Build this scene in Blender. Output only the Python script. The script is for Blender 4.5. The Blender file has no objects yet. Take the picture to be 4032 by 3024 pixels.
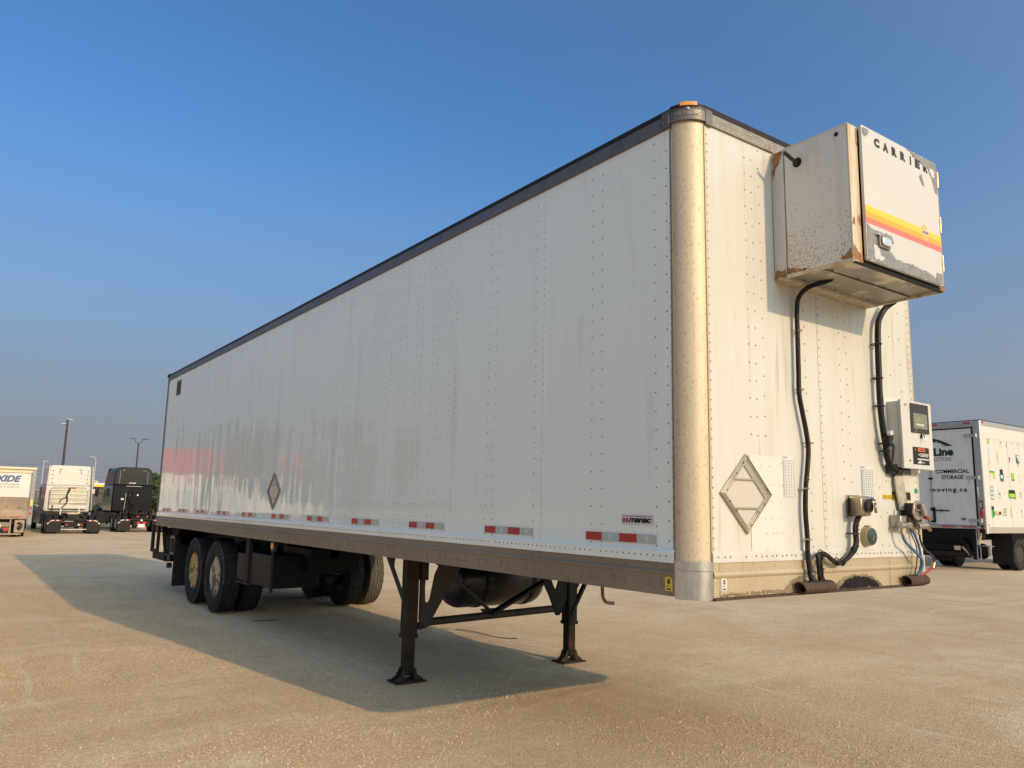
import bpy, bmesh, math, random
import numpy as np
from mathutils import Vector, Matrix
R = math.radians
random.seed(7)
rng = np.random.RandomState(5)
SC = bpy.context.scene
COL = SC.collection

# ------------------------------------------------------------------ camera
cam = bpy.data.cameras.new('camera')
camo = bpy.data.objects.new('camera', cam)
COL.objects.link(camo)
SC.camera = camo
cam.sensor_fit = 'HORIZONTAL'
cam.sensor_width = 36.0
cam.lens = 36.0 * 3096.24 / 4032.0
cam.clip_start = 0.05
cam.clip_end = 3000
yaw, pit, rol = 0.6190, 0.1563, 0.0215
F = Vector((math.sin(yaw) * math.cos(pit), math.cos(yaw) * math.cos(pit), math.sin(pit)))
RT = Vector((math.cos(yaw), -math.sin(yaw), 0))
UP = RT.cross(F)
R2 = RT * math.cos(rol) + UP * math.sin(rol)
U2 = -RT * math.sin(rol) + UP * math.cos(rol)
camo.matrix_world = Matrix(((R2.x, U2.x, -F.x, -3.4402), (R2.y, U2.y, -F.y, -3.0415), (R2.z, U2.z, -F.z, 0.4776 + 1.16), (0, 0, 0, 1)))

# ------------------------------------------------------------------ sky, sun, exposure
SUN_AZ = math.atan2(0.39, -2.55)          # clockwise from +Y
SUN_EL = math.atan2(1.0, math.hypot(0.39, 2.55))
world = bpy.data.worlds.new("World")
SC.world = world
world.use_nodes = True
wn = world.node_tree
bgn = wn.nodes['Background']
sky = wn.nodes.new('ShaderNodeTexSky')
sky.sky_type = 'NISHITA'
sky.sun_disc = False
sky.sun_elevation = SUN_EL
sky.sun_rotation = SUN_AZ
sky.air_density = 1.0
sky.dust_density = 3.0
sky.ozone_density = 3.0
tc = wn.nodes.new('ShaderNodeTexCoord')
sep = wn.nodes.new('ShaderNodeSeparateXYZ')
wn.links.new(tc.outputs['Generated'], sep.inputs[0])
ramp = wn.nodes.new('ShaderNodeValToRGB')
ramp.color_ramp.interpolation = 'EASE'
ramp.color_ramp.elements[0].position = 0.02
ramp.color_ramp.elements[0].color = (0.94, 0.94, 0.94, 1)
ramp.color_ramp.elements[1].position = 0.46
ramp.color_ramp.elements[1].color = (0.0, 0.0, 0.0, 1)
wn.links.new(sep.outputs['Z'], ramp.inputs[0])
mixw = wn.nodes.new('ShaderNodeMixRGB')
wn.links.new(ramp.outputs[0], mixw.inputs[0])
tint = wn.nodes.new('ShaderNodeMixRGB')
tint.blend_type = 'MULTIPLY'
tint.inputs[0].default_value = 1.0
tint.inputs[2].default_value = (.58, .98, 1.26, 1)
wn.links.new(sky.outputs[0], tint.inputs[1])
wn.links.new(tint.outputs[0], mixw.inputs[1])
mixw.inputs[2].default_value = (1.85, 1.93, 2.18, 1)      # smoke haze low in the sky, same all round
# broad warm sky glow towards the sun, added to lift fill, like smoke scattering forward
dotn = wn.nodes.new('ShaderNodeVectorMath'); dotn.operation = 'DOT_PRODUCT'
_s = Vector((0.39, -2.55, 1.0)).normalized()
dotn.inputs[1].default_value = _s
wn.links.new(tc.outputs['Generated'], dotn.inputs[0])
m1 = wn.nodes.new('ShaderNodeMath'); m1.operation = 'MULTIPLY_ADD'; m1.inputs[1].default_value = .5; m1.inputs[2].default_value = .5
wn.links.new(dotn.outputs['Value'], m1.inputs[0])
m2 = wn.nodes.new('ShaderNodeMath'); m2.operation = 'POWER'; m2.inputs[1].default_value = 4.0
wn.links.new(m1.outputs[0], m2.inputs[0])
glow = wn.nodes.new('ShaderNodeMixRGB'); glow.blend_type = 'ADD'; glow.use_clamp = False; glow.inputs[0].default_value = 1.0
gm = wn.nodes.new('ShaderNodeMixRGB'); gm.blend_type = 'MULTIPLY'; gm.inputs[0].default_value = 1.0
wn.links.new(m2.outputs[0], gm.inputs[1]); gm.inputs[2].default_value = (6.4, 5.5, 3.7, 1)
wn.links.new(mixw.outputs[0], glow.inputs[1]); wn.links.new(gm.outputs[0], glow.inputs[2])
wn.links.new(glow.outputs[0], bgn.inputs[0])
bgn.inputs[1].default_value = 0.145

sun = bpy.data.lights.new('sun', 'SUN')
sun.energy = 3.1
sun.angle = R(0.53)
sun.color = (1.0, 0.67, 0.34)
suno = bpy.data.objects.new('sun', sun)
COL.objects.link(suno)
suno.rotation_euler = (Vector((0.39, -2.55, 1.0))).to_track_quat('Z', 'Y').to_euler()
suno.location = (10, -40, 25)
SC.view_settings.view_transform = 'Standard'
SC.view_settings.look = 'None'
SC.view_settings.exposure = 0.0
SC.view_settings.gamma = 1.0
SC.view_settings.use_curve_mapping = False
SC.render.engine = 'CYCLES'
SC.cycles.max_bounces = 6

# ------------------------------------------------------------------ materials
MATS = {}
def mat(name, col, rough=0.5, metal=0.0, spots=None, bump=None, spec=0.5, coat=0.0, rvar=0.0, trans=0.0, emis=None, scale=(1, 1, 1)):
    """spots: list of (noise scale, detail, threshold, softness, colour, stretch)"""
    m = bpy.data.materials.new(name)
    m.use_nodes = True
    nt = m.node_tree
    b = nt.nodes['Principled BSDF']
    if max(col) < .07 and spec == .5 and rough > .3: spec = .22
    b.inputs['Base Color'].default_value = (*col, 1)
    b.inputs['Roughness'].default_value = rough
    b.inputs['Metallic'].default_value = metal
    b.inputs['Specular IOR Level'].default_value = spec
    b.inputs['Coat Weight'].default_value = coat
    b.inputs['Coat Roughness'].default_value = 0.06
    if trans:
        b.inputs['Transmission Weight'].default_value = trans
    if emis:
        b.inputs['Emission Color'].default_value = (*emis[0], 1)
        b.inputs['Emission Strength'].default_value = emis[1]
    t = nt.nodes.new('ShaderNodeTexCoord')
    def noise(sc, det, stretch, rou=0.6):
        mp = nt.nodes.new('ShaderNodeMapping')
        mp.inputs['Scale'].default_value = stretch
        nt.links.new(t.outputs['Object'], mp.inputs[0])
        n = nt.nodes.new('ShaderNodeTexNoise')
        n.inputs['Scale'].default_value = sc
        n.inputs['Detail'].default_value = det
        n.inputs['Roughness'].default_value = rou
        nt.links.new(mp.outputs[0], n.inputs['Vector'])
        return n
    last = None
    for s in (spots or []):
        sc, det, th, soft, c2, st = s
        n = noise(sc, det, st)
        rp = nt.nodes.new('ShaderNodeValToRGB')
        rp.color_ramp.elements[0].position = max(0, th - soft)
        rp.color_ramp.elements[0].color = (0, 0, 0, 1)
        rp.color_ramp.elements[1].position = min(1, th + soft)
        rp.color_ramp.elements[1].color = (1, 1, 1, 1)
        nt.links.new(n.outputs[0], rp.inputs[0])
        mx = nt.nodes.new('ShaderNodeMixRGB')
        nt.links.new(rp.outputs[0], mx.inputs[0])
        if last is None:
            mx.inputs[1].default_value = (*col, 1)
        else:
            nt.links.new(last.outputs[0], mx.inputs[1])
        mx.inputs[2].default_value = (*c2, 1)
        last = mx
    if last is not None:
        nt.links.new(last.outputs[0], b.inputs['Base Color'])
    if rvar:
        n = noise(9, 6, (1, 1, 1))
        mr = nt.nodes.new('ShaderNodeMapRange')
        mr.inputs['To Min'].default_value = max(0.02, rough - rvar)
        mr.inputs['To Max'].default_value = rough + rvar
        nt.links.new(n.outputs[0], mr.inputs[0])
        nt.links.new(mr.outputs[0], b.inputs['Roughness'])
    if bump:
        n = noise(bump[0], 5, bump[3] if len(bump) > 3 else (1, 1, 1))
        bp = nt.nodes.new('ShaderNodeBump')
        bp.inputs['Strength'].default_value = bump[1]
        bp.inputs['Distance'].default_value = bump[2]
        nt.links.new(n.outputs[0], bp.inputs['Height'])
        nt.links.new(bp.outputs[0], b.inputs['Normal'])
    MATS[name] = m
    return m

O1 = (1, 1, 1)
ZS = (6, 6, .5)
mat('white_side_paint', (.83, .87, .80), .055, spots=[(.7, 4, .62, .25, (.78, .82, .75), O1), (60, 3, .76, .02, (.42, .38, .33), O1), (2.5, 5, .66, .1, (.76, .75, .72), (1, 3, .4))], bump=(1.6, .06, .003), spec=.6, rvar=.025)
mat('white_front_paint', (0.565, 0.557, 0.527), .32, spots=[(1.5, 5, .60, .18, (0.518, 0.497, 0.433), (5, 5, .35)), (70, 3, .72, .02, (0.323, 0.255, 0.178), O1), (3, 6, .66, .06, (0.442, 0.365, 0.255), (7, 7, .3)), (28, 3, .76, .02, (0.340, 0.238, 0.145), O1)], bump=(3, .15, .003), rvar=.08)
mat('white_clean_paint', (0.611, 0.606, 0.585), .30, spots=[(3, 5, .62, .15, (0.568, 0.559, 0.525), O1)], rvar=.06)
mat('galvanised_post', (.58, .49, .35), .58, .30, spots=[(2.2, 8, .55, .20, (.50, .43, .32), (1, 1, .4)), (70, 6, .60, .06, (.40, .33, .23), (1, 1, .6)), (120, 8, .68, .05, (.36, .29, .20), (1, 1, 2.5)), (5, 6, .68, .04, (.42, .33, .21), (9, 9, .15))], bump=(90, .04, .001), rvar=.05)
mat('shiny_patch', (.62, .62, .62), .28, .95, spots=[(20, 6, .56, .08, (.50, .50, .50), (1, 1, .2))], bump=(20, .2, .001, (1, 1, .2)), rvar=.08)
mat('rail_aluminium_shaded', (.30, .245, .18), .50, .5, spots=[(1.2, 6, .52, .18, (.23, .185, .135), (.5, .5, 2)), (26, 6, .64, .10, (.20, .155, .11), O1)], bump=(40, .15, .002), rvar=.08)  # same aluminium as the front rail, shade of the side put into the colour
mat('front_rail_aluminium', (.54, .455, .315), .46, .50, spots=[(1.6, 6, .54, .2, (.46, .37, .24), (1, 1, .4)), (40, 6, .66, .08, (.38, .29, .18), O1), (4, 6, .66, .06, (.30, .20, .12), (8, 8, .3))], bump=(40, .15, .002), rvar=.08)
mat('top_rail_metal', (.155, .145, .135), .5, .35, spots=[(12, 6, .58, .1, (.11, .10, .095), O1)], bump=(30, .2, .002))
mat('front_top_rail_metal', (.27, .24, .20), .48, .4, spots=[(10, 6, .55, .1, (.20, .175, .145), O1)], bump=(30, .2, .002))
mat('black_rubber_trim', (.02, .02, .021), .55)
mat('rivet_metal', (.15, .14, .125), .42, .6)
mat('rivet_rail', (.20, .165, .13), .5, .3)
mat('rivet_pale', (.62, .56, .46), .38, .5)
mat('amber_lens', (.80, .30, .02), .18, emis=((1.0, .38, .02), .0), spec=.8)
mat('red_lens', (.50, .03, .025), .2, spec=.8)
mat('red_tape', (.42, .022, .020), .32, spots=[(30, 4, .6, .1, (.35, .03, .02), O1)])
mat('silver_tape', (.44, .46, .44), .34, spots=[(60, 3, .6, .05, (.50, .51, .49), O1)])
mat('tape_print', (.62, .64, .62), .4)
mat('decal_white', (0.585, 0.585, 0.576), .35)
mat('decal_black', (.015, .015, .016), .4)
mat('decal_red', (.42, .045, .035), .4)
mat('decal_rust_red', (.30, .06, .045), .4)
mat('decal_blue', (.03, .06, .20), .5)
mat('decal_yellow', (.72, .55, .03), .4)
mat('decal_grid', (.16, .17, .30), .5)
mat('decal_grid_grey', (.30, .29, .30), .5)
mat('decal_green', (.01, .26, .12), .45)
mat('diamond_frame', (.46, .42, .35), .38, .75, spots=[(14, 6, .6, .1, (.36, .31, .24), O1)], rvar=.08)
mat('placard_panel', (0.540, 0.504, 0.450), .22, .1)
mat('rust', (.070, .040, .029), .85, spots=[(9, 6, .55, .1, (.036, .026, .021), O1), (24, 6, .66, .05, (.13, .070, .042), O1)], bump=(60, .5, .004))
mat('dark_rusty_steel', (.030, .023, .018), .68, .1, spots=[(7, 6, .58, .08, (.062, .030, .018), O1), (20, 6, .64, .06, (.03, .027, .025), O1)], bump=(40, .4, .003))
mat('greasy_steel', (.012, .010, .009), .42, .2, spots=[(6, 6, .58, .08, (.055, .03, .022), (1, 1, .6))], bump=(30, .3, .003))
mat('grey_steel', (.055, .049, .045), .58, .2, spots=[(8, 6, .6, .08, (.035, .029, .024), O1)], bump=(40, .2, .002))
mat('black_steel', (.006, .006, .0065), .5, spots=[(6, 5, .64, .08, (.018, .014, .011), O1)], bump=(30, .2, .002))
mat('black_tank', (.006, .006, .0065), .30, spots=[(3, 5, .62, .1, (.03, .027, .022), O1)], coat=.1)
mat('cable_black', (.010, .0095, .0095), .45, spots=[(30, 4, .62, .08, (.05, .045, .04), O1)], bump=(120, .3, .002))
mat('conduit', (.014, .012, .011), .42, bump=(40, .2, .002))
mat('clip_metal', (.55, .52, .46), .3, .9)
mat('cast_aluminium', (.40, .37, .32), .42, .8, spots=[(16, 5, .58, .08, (.24, .21, .17), O1)], bump=(80, .4, .002), rvar=.1)
mat('nose_box_metal', (.42, .36, .27), .36, .85, spots=[(9, 5, .58, .1, (.28, .23, .17), O1)], bump=(20, .15, .002), rvar=.1)
mat('gauge_rim', (.38, .33, .20), .5, .3)
mat('gauge_glass', (.015, .035, .03), .06, coat=.6)
mat('hose_blue', (.06, .13, .24), .45)
mat('hose_red', (.32, .035, .025), .5)
mat('hose_dark', (.035, .04, .05), .5)
mat('brass', (.42, .28, .14), .4, .8)
mat('plastic_sleeve', (.62, .58, .50), .22, trans=.35, spots=[(20, 5, .55, .12, (.45, .40, .33), O1)], bump=(14, .5, .01))
mat('reefer_paint', (0.581, 0.563, 0.519), .38, spots=[(2, 5, .6, .2, (0.528, 0.484, 0.414), (3, 3, .7)), (46, 4, .70, .03, (0.370, 0.220, 0.097), O1)], bump=(3, .1, .003), rvar=.08)
def rusty_reefer():
    m = mat('reefer_side_paint', (.62, .61, .58), .36, bump=(5, .1, .003))
    nt = m.node_tree
    b = nt.nodes['Principled BSDF']
    t = nt.nodes.new('ShaderNodeTexCoord')
    v = nt.nodes.new('ShaderNodeTexNoise'); v.inputs['Scale'].default_value = 105; v.inputs['Detail'].default_value = 3
    g = nt.nodes.new('ShaderNodeTexNoise'); g.inputs['Scale'].default_value = 3.2; g.inputs['Detail'].default_value = 4
    nt.links.new(t.outputs['Object'], v.inputs['Vector']); nt.links.new(t.outputs['Object'], g.inputs['Vector'])
    s = nt.nodes.new('ShaderNodeSeparateXYZ'); nt.links.new(t.outputs['Object'], s.inputs[0])
    mz = nt.nodes.new('ShaderNodeMapRange')      # rust pitting is a real stain, thicker in the lower half
    mz.inputs['From Min'].default_value = 3.95; mz.inputs['From Max'].default_value = 3.25
    mz.inputs['To Min'].default_value = -.10; mz.inputs['To Max'].default_value = .075
    nt.links.new(s.outputs['Z'], mz.inputs[0])
    a = nt.nodes.new('ShaderNodeMath'); a.operation = 'ADD'
    a2 = nt.nodes.new('ShaderNodeMath'); a2.operation = 'MULTIPLY_ADD'; a2.inputs[1].default_value = .35
    nt.links.new(g.outputs[0], a2.inputs[0]); nt.links.new(mz.outputs[0], a2.inputs[2])
    nt.links.new(v.outputs[0], a.inputs[0]); nt.links.new(a2.outputs[0], a.inputs[1])
    rp = nt.nodes.new('ShaderNodeValToRGB')
    rp.color_ramp.elements[0].position = .80; rp.color_ramp.elements[0].color = (0, 0, 0, 1)
    rp.color_ramp.elements[1].position = .85; rp.color_ramp.elements[1].color = (1, 1, 1, 1)
    nt.links.new(a.outputs[0], rp.inputs[0])
    mx = nt.nodes.new('ShaderNodeMixRGB'); mx.inputs[1].default_value = (.64, .63, .60, 1); mx.inputs[2].default_value = (.30, .21, .13, 1)
    nt.links.new(rp.outputs[0], mx.inputs[0])
    st = nt.nodes.new('ShaderNodeTexNoise'); st.inputs['Scale'].default_value = 4
    mp = nt.nodes.new('ShaderNodeMapping'); mp.inputs['Scale'].default_value = (4, 4, .6)
    nt.links.new(t.outputs['Object'], mp.inputs[0]); nt.links.new(mp.outputs[0], st.inputs['Vector'])
    r2 = nt.nodes.new('ShaderNodeValToRGB'); r2.color_ramp.elements[0].position = .5; r2.color_ramp.elements[1].position = .8
    r2.color_ramp.elements[1].color = (.5, .5, .5, 1)
    nt.links.new(st.outputs[0], r2.inputs[0])
    m2 = nt.nodes.new('ShaderNodeMixRGB'); nt.links.new(r2.outputs[0], m2.inputs[0]); nt.links.new(mx.outputs[0], m2.inputs[1])
    m2.inputs[2].default_value = (.55, .45, .32, 1)
    nt.links.new(m2.outputs[0], b.inputs['Base Color'])
rusty_reefer()
mat('rust_edge_paint', (0.563, 0.528, 0.440), .45, spots=[(3, 5, .52, .12, (0.458, 0.317, 0.150), (6, 6, .5)), (6, 6, .66, .05, (0.194, 0.088, 0.035), (1, 1, .7))], bump=(20, .3, .003))
mat('rust_stain', (.30, .14, .05), .7, spots=[(14, 6, .56, .1, (.12, .06, .035), O1), (20, 5, .66, .06, (.55, .40, .22), O1)], bump=(40, .4, .003))
mat('bare_peeled_metal', (.25, .25, .245), .5, .3, spots=[(16, 6, .55, .08, (.19, .19, .187), O1), (34, 5, .64, .05, (.36, .36, .35), O1)])
mat('underside_metal', (.30, .28, .24), .45, .3, spots=[(3.2, 5, .55, .03, (.62, .54, .44), O1), (9, 5, .68, .05, (.20, .14, .09), O1)])
mat('door_paint', (0.563, 0.554, 0.538), .34, spots=[(2, 4, .6, .2, (0.529, 0.512, 0.483), O1)], rvar=.05)
mat('carrier_letters', (.035, .035, .038), .45)
mat('stripe_yellow', (.80, .52, .035), .4)
mat('stripe_orange', (.80, .36, .03), .4)
mat('stripe_red', (.70, .16, .13), .4)
mat('sun_logo', (.76, .42, .16), .4)
mat('chrome_latch', (.88, .85, .80), .32, 1.0)
mat('panel_grey_paint', (0.540, 0.535, 0.517), .34, spots=[(4, 5, .62, .1, (0.486, 0.468, 0.432), O1)])
mat('lcd', (.17, .17, .125), .12, spots=[(8, 2, .55, .1, (.22, .22, .16), (1, 1, 3))])
mat('black_plastic', (.018, .018, .019), .3, spots=[(8, 5, .66, .03, (.10, .085, .06), O1)])
mat('orange_print', (.72, .12, .04), .4)
mat('roof_black', (.02, .02, .021), .6)
mat('dark_floor', (.012, .011, .010), .8)
mat('tyre_rubber', (.018, .018, .020), .78, spots=[(5, 6, .58, .12, (.035, .034, .032), O1), (30, 5, .68, .05, (.06, .056, .05), O1)], bump=(70, .3, .002))
mat('tyre_scuff', (.15, .145, .135), .9, spots=[(40, 4, .5, .1, (.05, .05, .05), O1)])
mat('tyre_rubber_dusty', (.075, .068, .058), .85, spots=[(5, 6, .55, .12, (.10, .09, .075), O1)], bump=(70, .3, .002))
mat('rim_yellow_rust', (.60, .38, .13), .6, spots=[(9, 6, .55, .03, (.10, .042, .018), O1), (22, 5, .62, .04, (.16, .07, .03), O1)], bump=(40, .4, .003))
mat('rim_white_rust', (.58, .50, .32), .6, spots=[(6, 6, .50, .03, (.16, .065, .03), O1), (20, 5, .60, .04, (.09, .04, .022), O1)], bump=(40, .4, .003))
mat('rim_white', (.55, .55, .53), .4, spots=[(8, 5, .62, .1, (.35, .33, .30), O1)])
# other vehicles
mat('truck_door_grey', (.70, .71, .69), .30, spots=[(4, 5, .62, .15, (.60, .60, .57), (1, 1, .4))])
mat('truck_side_white', (0.607, 0.594, 0.572), .30, spots=[(2, 4, .62, .2, (0.581, 0.563, 0.528), O1)])
mat('truck_frame_grey', (.42, .43, .43), .4, .5)
mat('truck_rail', (.50, .47, .41), .42, .5)
mat('ink_dark_green', (.012, .045, .035), .45)
mat('ink_black', (.012, .016, .016), .45)
mat('ink_maroon', (.22, .03, .035), .45)
mat('ink_lime', (.34, .50, .02), .45)
mat('ink_green', (.03, .27, .05), .45)
mat('ink_mint', (.42, .60, .55), .45)
mat('ink_slate', (.04, .085, .09), .45)
mat('ink_red', (.60, .06, .05), .45)
mat('cream_cab', (0.598, 0.590, 0.563), .22, spots=[(2, 4, .62, .2, (0.554, 0.537, 0.493), O1)], coat=.15)
mat('chrome_rack', (.30, .28, .24), .30, 1.0, bump=(5, .4, .01, (1, 1, 4)))
mat('chrome_bar', (.72, .68, .58), .22, 1.0)
mat('navy_cab', (.0025, .003, .007), .12, spec=.30, coat=.12, spots=[(40, 4, .74, .02, (.10, .10, .11), O1)])
mat('grey_cab_top', (.022, .023, .025), .34, spec=.2)
mat('dark_grey_plastic', (.022, .023, .025), .5)
mat('mudflap_rubber', (.014, .013, .012), .6, spots=[(5, 5, .6, .1, (.03, .026, .022), O1)])
mat('smooth_grey', (.22, .23, .24), .35, .3)
mat('glass_dark', (.01, .012, .015), .05, coat=.5)
mat('dirty_board', (.22, .17, .12), .6, spots=[(1.8, 6, .52, .12, (.32, .25, .17), (1, 1, .6)), (7, 6, .60, .08, (.12, .085, .06), O1)])
mat('dirty_lower_board', (.34, .27, .19), .6, spots=[(3, 6, .52, .12, (.25, .19, .13), (1, 1, .5))])
mat('cream_frame', (0.612, 0.510, 0.357), .4, .2, spots=[(3, 5, .6, .1, (0.468, 0.357, 0.238), (.3, 1, 4))])
mat('trailer_white', (0.581, 0.576, 0.563), .4, spots=[(2, 4, .62, .2, (0.528, 0.510, 0.475), O1)])
mat('pole_dark', (.045, .045, .047), .5)
mat('pole_grey', (.45, .46, .47), .5)
mat('sign_white', (.80, .79, .76), .5)
mat('sign_yellow', (.80, .48, .01), .4)
mat('red_paint', (.46, .035, .025), .4)
mat('leaf_dark', (.045, .075, .025), .7, spots=[(1.5, 3, .55, .2, (.07, .10, .028), O1)])
mat('leaf_light', (.10, .13, .035), .7, spots=[(1.5, 3, .55, .2, (.14, .15, .045), O1)])
mat('bark', (.08, .06, .045), .9, bump=(20, .5, .02))
mat('fence_wire', (.20, .20, .19), .5, .5)
mat('shed_dark', (.035, .031, .028), .7, spots=[(2, 5, .55, .1, (.06, .05, .04), O1)])
mat('shed_roof', (.42, .42, .42), .6)
mat('warehouse_wall', (.72, .69, .63), .6, spots=[(.6, 4, .6, .1, (.64, .60, .54), (1, 1, .4))])
mat('warehouse_red', (.40, .05, .07), .5)

def ground_material():
    m = bpy.data.materials.new('gravel_ground')
    m.use_nodes = True
    nt = m.node_tree
    b = nt.nodes['Principled BSDF']
    b.inputs['Roughness'].default_value = .92
    b.inputs['Specular IOR Level'].default_value = .25
    t = nt.nodes.new('ShaderNodeTexCoord')
    def nz(sc, det, st=(1, 1, 1), ro=.6, dist=0.0):
        mp = nt.nodes.new('ShaderNodeMapping'); mp.inputs['Scale'].default_value = st
        nt.links.new(t.outputs['Object'], mp.inputs[0])
        n = nt.nodes.new('ShaderNodeTexNoise'); n.inputs['Scale'].default_value = sc; n.inputs['Detail'].default_value = det
        n.inputs['Roughness'].default_value = ro; n.inputs['Distortion'].default_value = dist
        nt.links.new(mp.outputs[0], n.inputs['Vector'])
        return n
    def rp(n, a, bb, c0=(0, 0, 0, 1), c1=(1, 1, 1, 1)):
        r = nt.nodes.new('ShaderNodeValToRGB')
        r.color_ramp.elements[0].position = a; r.color_ramp.elements[0].color = c0
        r.color_ramp.elements[1].position = bb; r.color_ramp.elements[1].color = c1
        nt.links.new(n.outputs[0], r.inputs[0])
        return r
    def mix(fac, a, c, mode='MIX'):
        x = nt.nodes.new('ShaderNodeMixRGB'); x.blend_type = mode
        if isinstance(fac, float): x.inputs[0].default_value = fac
        else: nt.links.new(fac.outputs[0], x.inputs[0])
        for i, v in ((1, a), (2, c)):
            if isinstance(v, tuple): x.inputs[i].default_value = (*v, 1)
            else: nt.links.new(v.outputs[0], x.inputs[i])
        return x
    c = mix(rp(nz(.26, 5, dist=.6), .40, .60), (.71, .495, .275), (.86, .68, .45))
    sx = nt.nodes.new('ShaderNodeSeparateXYZ'); nt.links.new(t.outputs['Object'], sx.inputs[0])
    mr = nt.nodes.new('ShaderNodeMapRange'); mr.inputs['From Min'].default_value = .8; mr.inputs['From Max'].default_value = -3.0      # more orange towards low x
    nt.links.new(sx.outputs['X'], mr.inputs[0])
    wob = nz(.5, 4); mm_ = nt.nodes.new('ShaderNodeMath'); mm_.operation = 'MULTIPLY'; nt.links.new(mr.outputs[0], mm_.inputs[0]); nt.links.new(wob.outputs[0], mm_.inputs[1])
    mm2 = nt.nodes.new('ShaderNodeMath'); mm2.operation = 'MULTIPLY'; mm2.inputs[1].default_value = 1.6; mm2.use_clamp = True; nt.links.new(mm_.outputs[0], mm2.inputs[0])
    c = mix(mm2, c, (.80, .495, .215))
    c = mix(rp(nz(.75, 7, (1.3, .5, 1), dist=1.1), .48, .70), c, (.66, .435, .225))
    c = mix(rp(nz(.8, 8, (.5, 1.7, 1), ro=.68, dist=1.0), .50, .72), c, (.90, .74, .51))
    c = mix(rp(nz(2.4, 8, (3.4, .35, 1), ro=.7, dist=.7), .54, .74), c, (.63, .43, .24))
    c = mix(rp(nz(2.0, 8, (.45, 4.0, 1), ro=.7, dist=.7), .54, .74), c, (.67, .47, .27))
    c = mix(rp(nz(1.7, 8, (2.4, .4, 1), ro=.7, dist=.8), .56, .74), c, (.92, .77, .55))
    c = mix(rp(nz(18, 6), .50, .82), c, (.56, .38, .215))
    c = mix(rp(nz(46, 5, ro=.7), .50, .66), c, (.93, .78, .54))
    c = mix(rp(nz(58, 5, ro=.7), .55, .68), c, (.46, .31, .175))
    c = mix(rp(nz(110, 4), .55, .68), c, (.95, .83, .62))
    c = mix(rp(nz(140, 3), .58, .69), c, (.36, .24, .135))
    v = nt.nodes.new('ShaderNodeTexVoronoi'); v.inputs['Scale'].default_value = 75
    nt.links.new(t.outputs['Object'], v.inputs['Vector'])
    vr = nt.nodes.new('ShaderNodeValToRGB')
    vr.color_ramp.elements[0].position = .25; vr.color_ramp.elements[0].color = (1, 1, 1, 1)
    vr.color_ramp.elements[1].position = .75; vr.color_ramp.elements[1].color = (.78, .76, .73, 1)
    nt.links.new(v.outputs['Distance'], vr.inputs[0])
    c = mix(.8, c, vr, 'MULTIPLY')
    nt.links.new(c.outputs[0], b.inputs['Base Color'])
    # relief: pebbles, crumbs and soft undulation
    h1 = nt.nodes.new('ShaderNodeMath'); h1.operation = 'MULTIPLY'; h1.inputs[1].default_value = -.006
    nt.links.new(v.outputs['Distance'], h1.inputs[0])
    n2 = nz(120, 5); h2 = nt.nodes.new('ShaderNodeMath'); h2.operation = 'MULTIPLY_ADD'; h2.inputs[1].default_value = .007
    nt.links.new(n2.outputs[0], h2.inputs[0]); nt.links.new(h1.outputs[0], h2.inputs[2])
    n3 = nz(38, 7, ro=.75); h3 = nt.nodes.new('ShaderNodeMath'); h3.operation = 'MULTIPLY_ADD'; h3.inputs[1].default_value = .014
    nt.links.new(n3.outputs[0], h3.inputs[0]); nt.links.new(h2.outputs[0], h3.inputs[2])
    bp = nt.nodes.new('ShaderNodeBump'); bp.inputs['Strength'].default_value = .9; bp.inputs['Distance'].default_value = 1.0
    nt.links.new(h3.outputs[0], bp.inputs['Height'])
    nt.links.new(bp.outputs[0], b.inputs['Normal'])
    return m
MATS['gravel_ground'] = ground_material()
mat('pebble', (.72, .575, .40), .95, spec=.1, spots=[(40, 3, .5, .12, (.62, .46, .29), O1), (60, 3, .62, .1, (.88, .76, .58), O1)])

# ------------------------------------------------------------------ geometry helpers
OFF = Vector((0, 0, 0))      # origin of the thing under construction (vertices are given in its parent frame)
def setoff(x, y, z=0):
    global OFF
    OFF = Vector((x, y, z))

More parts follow.
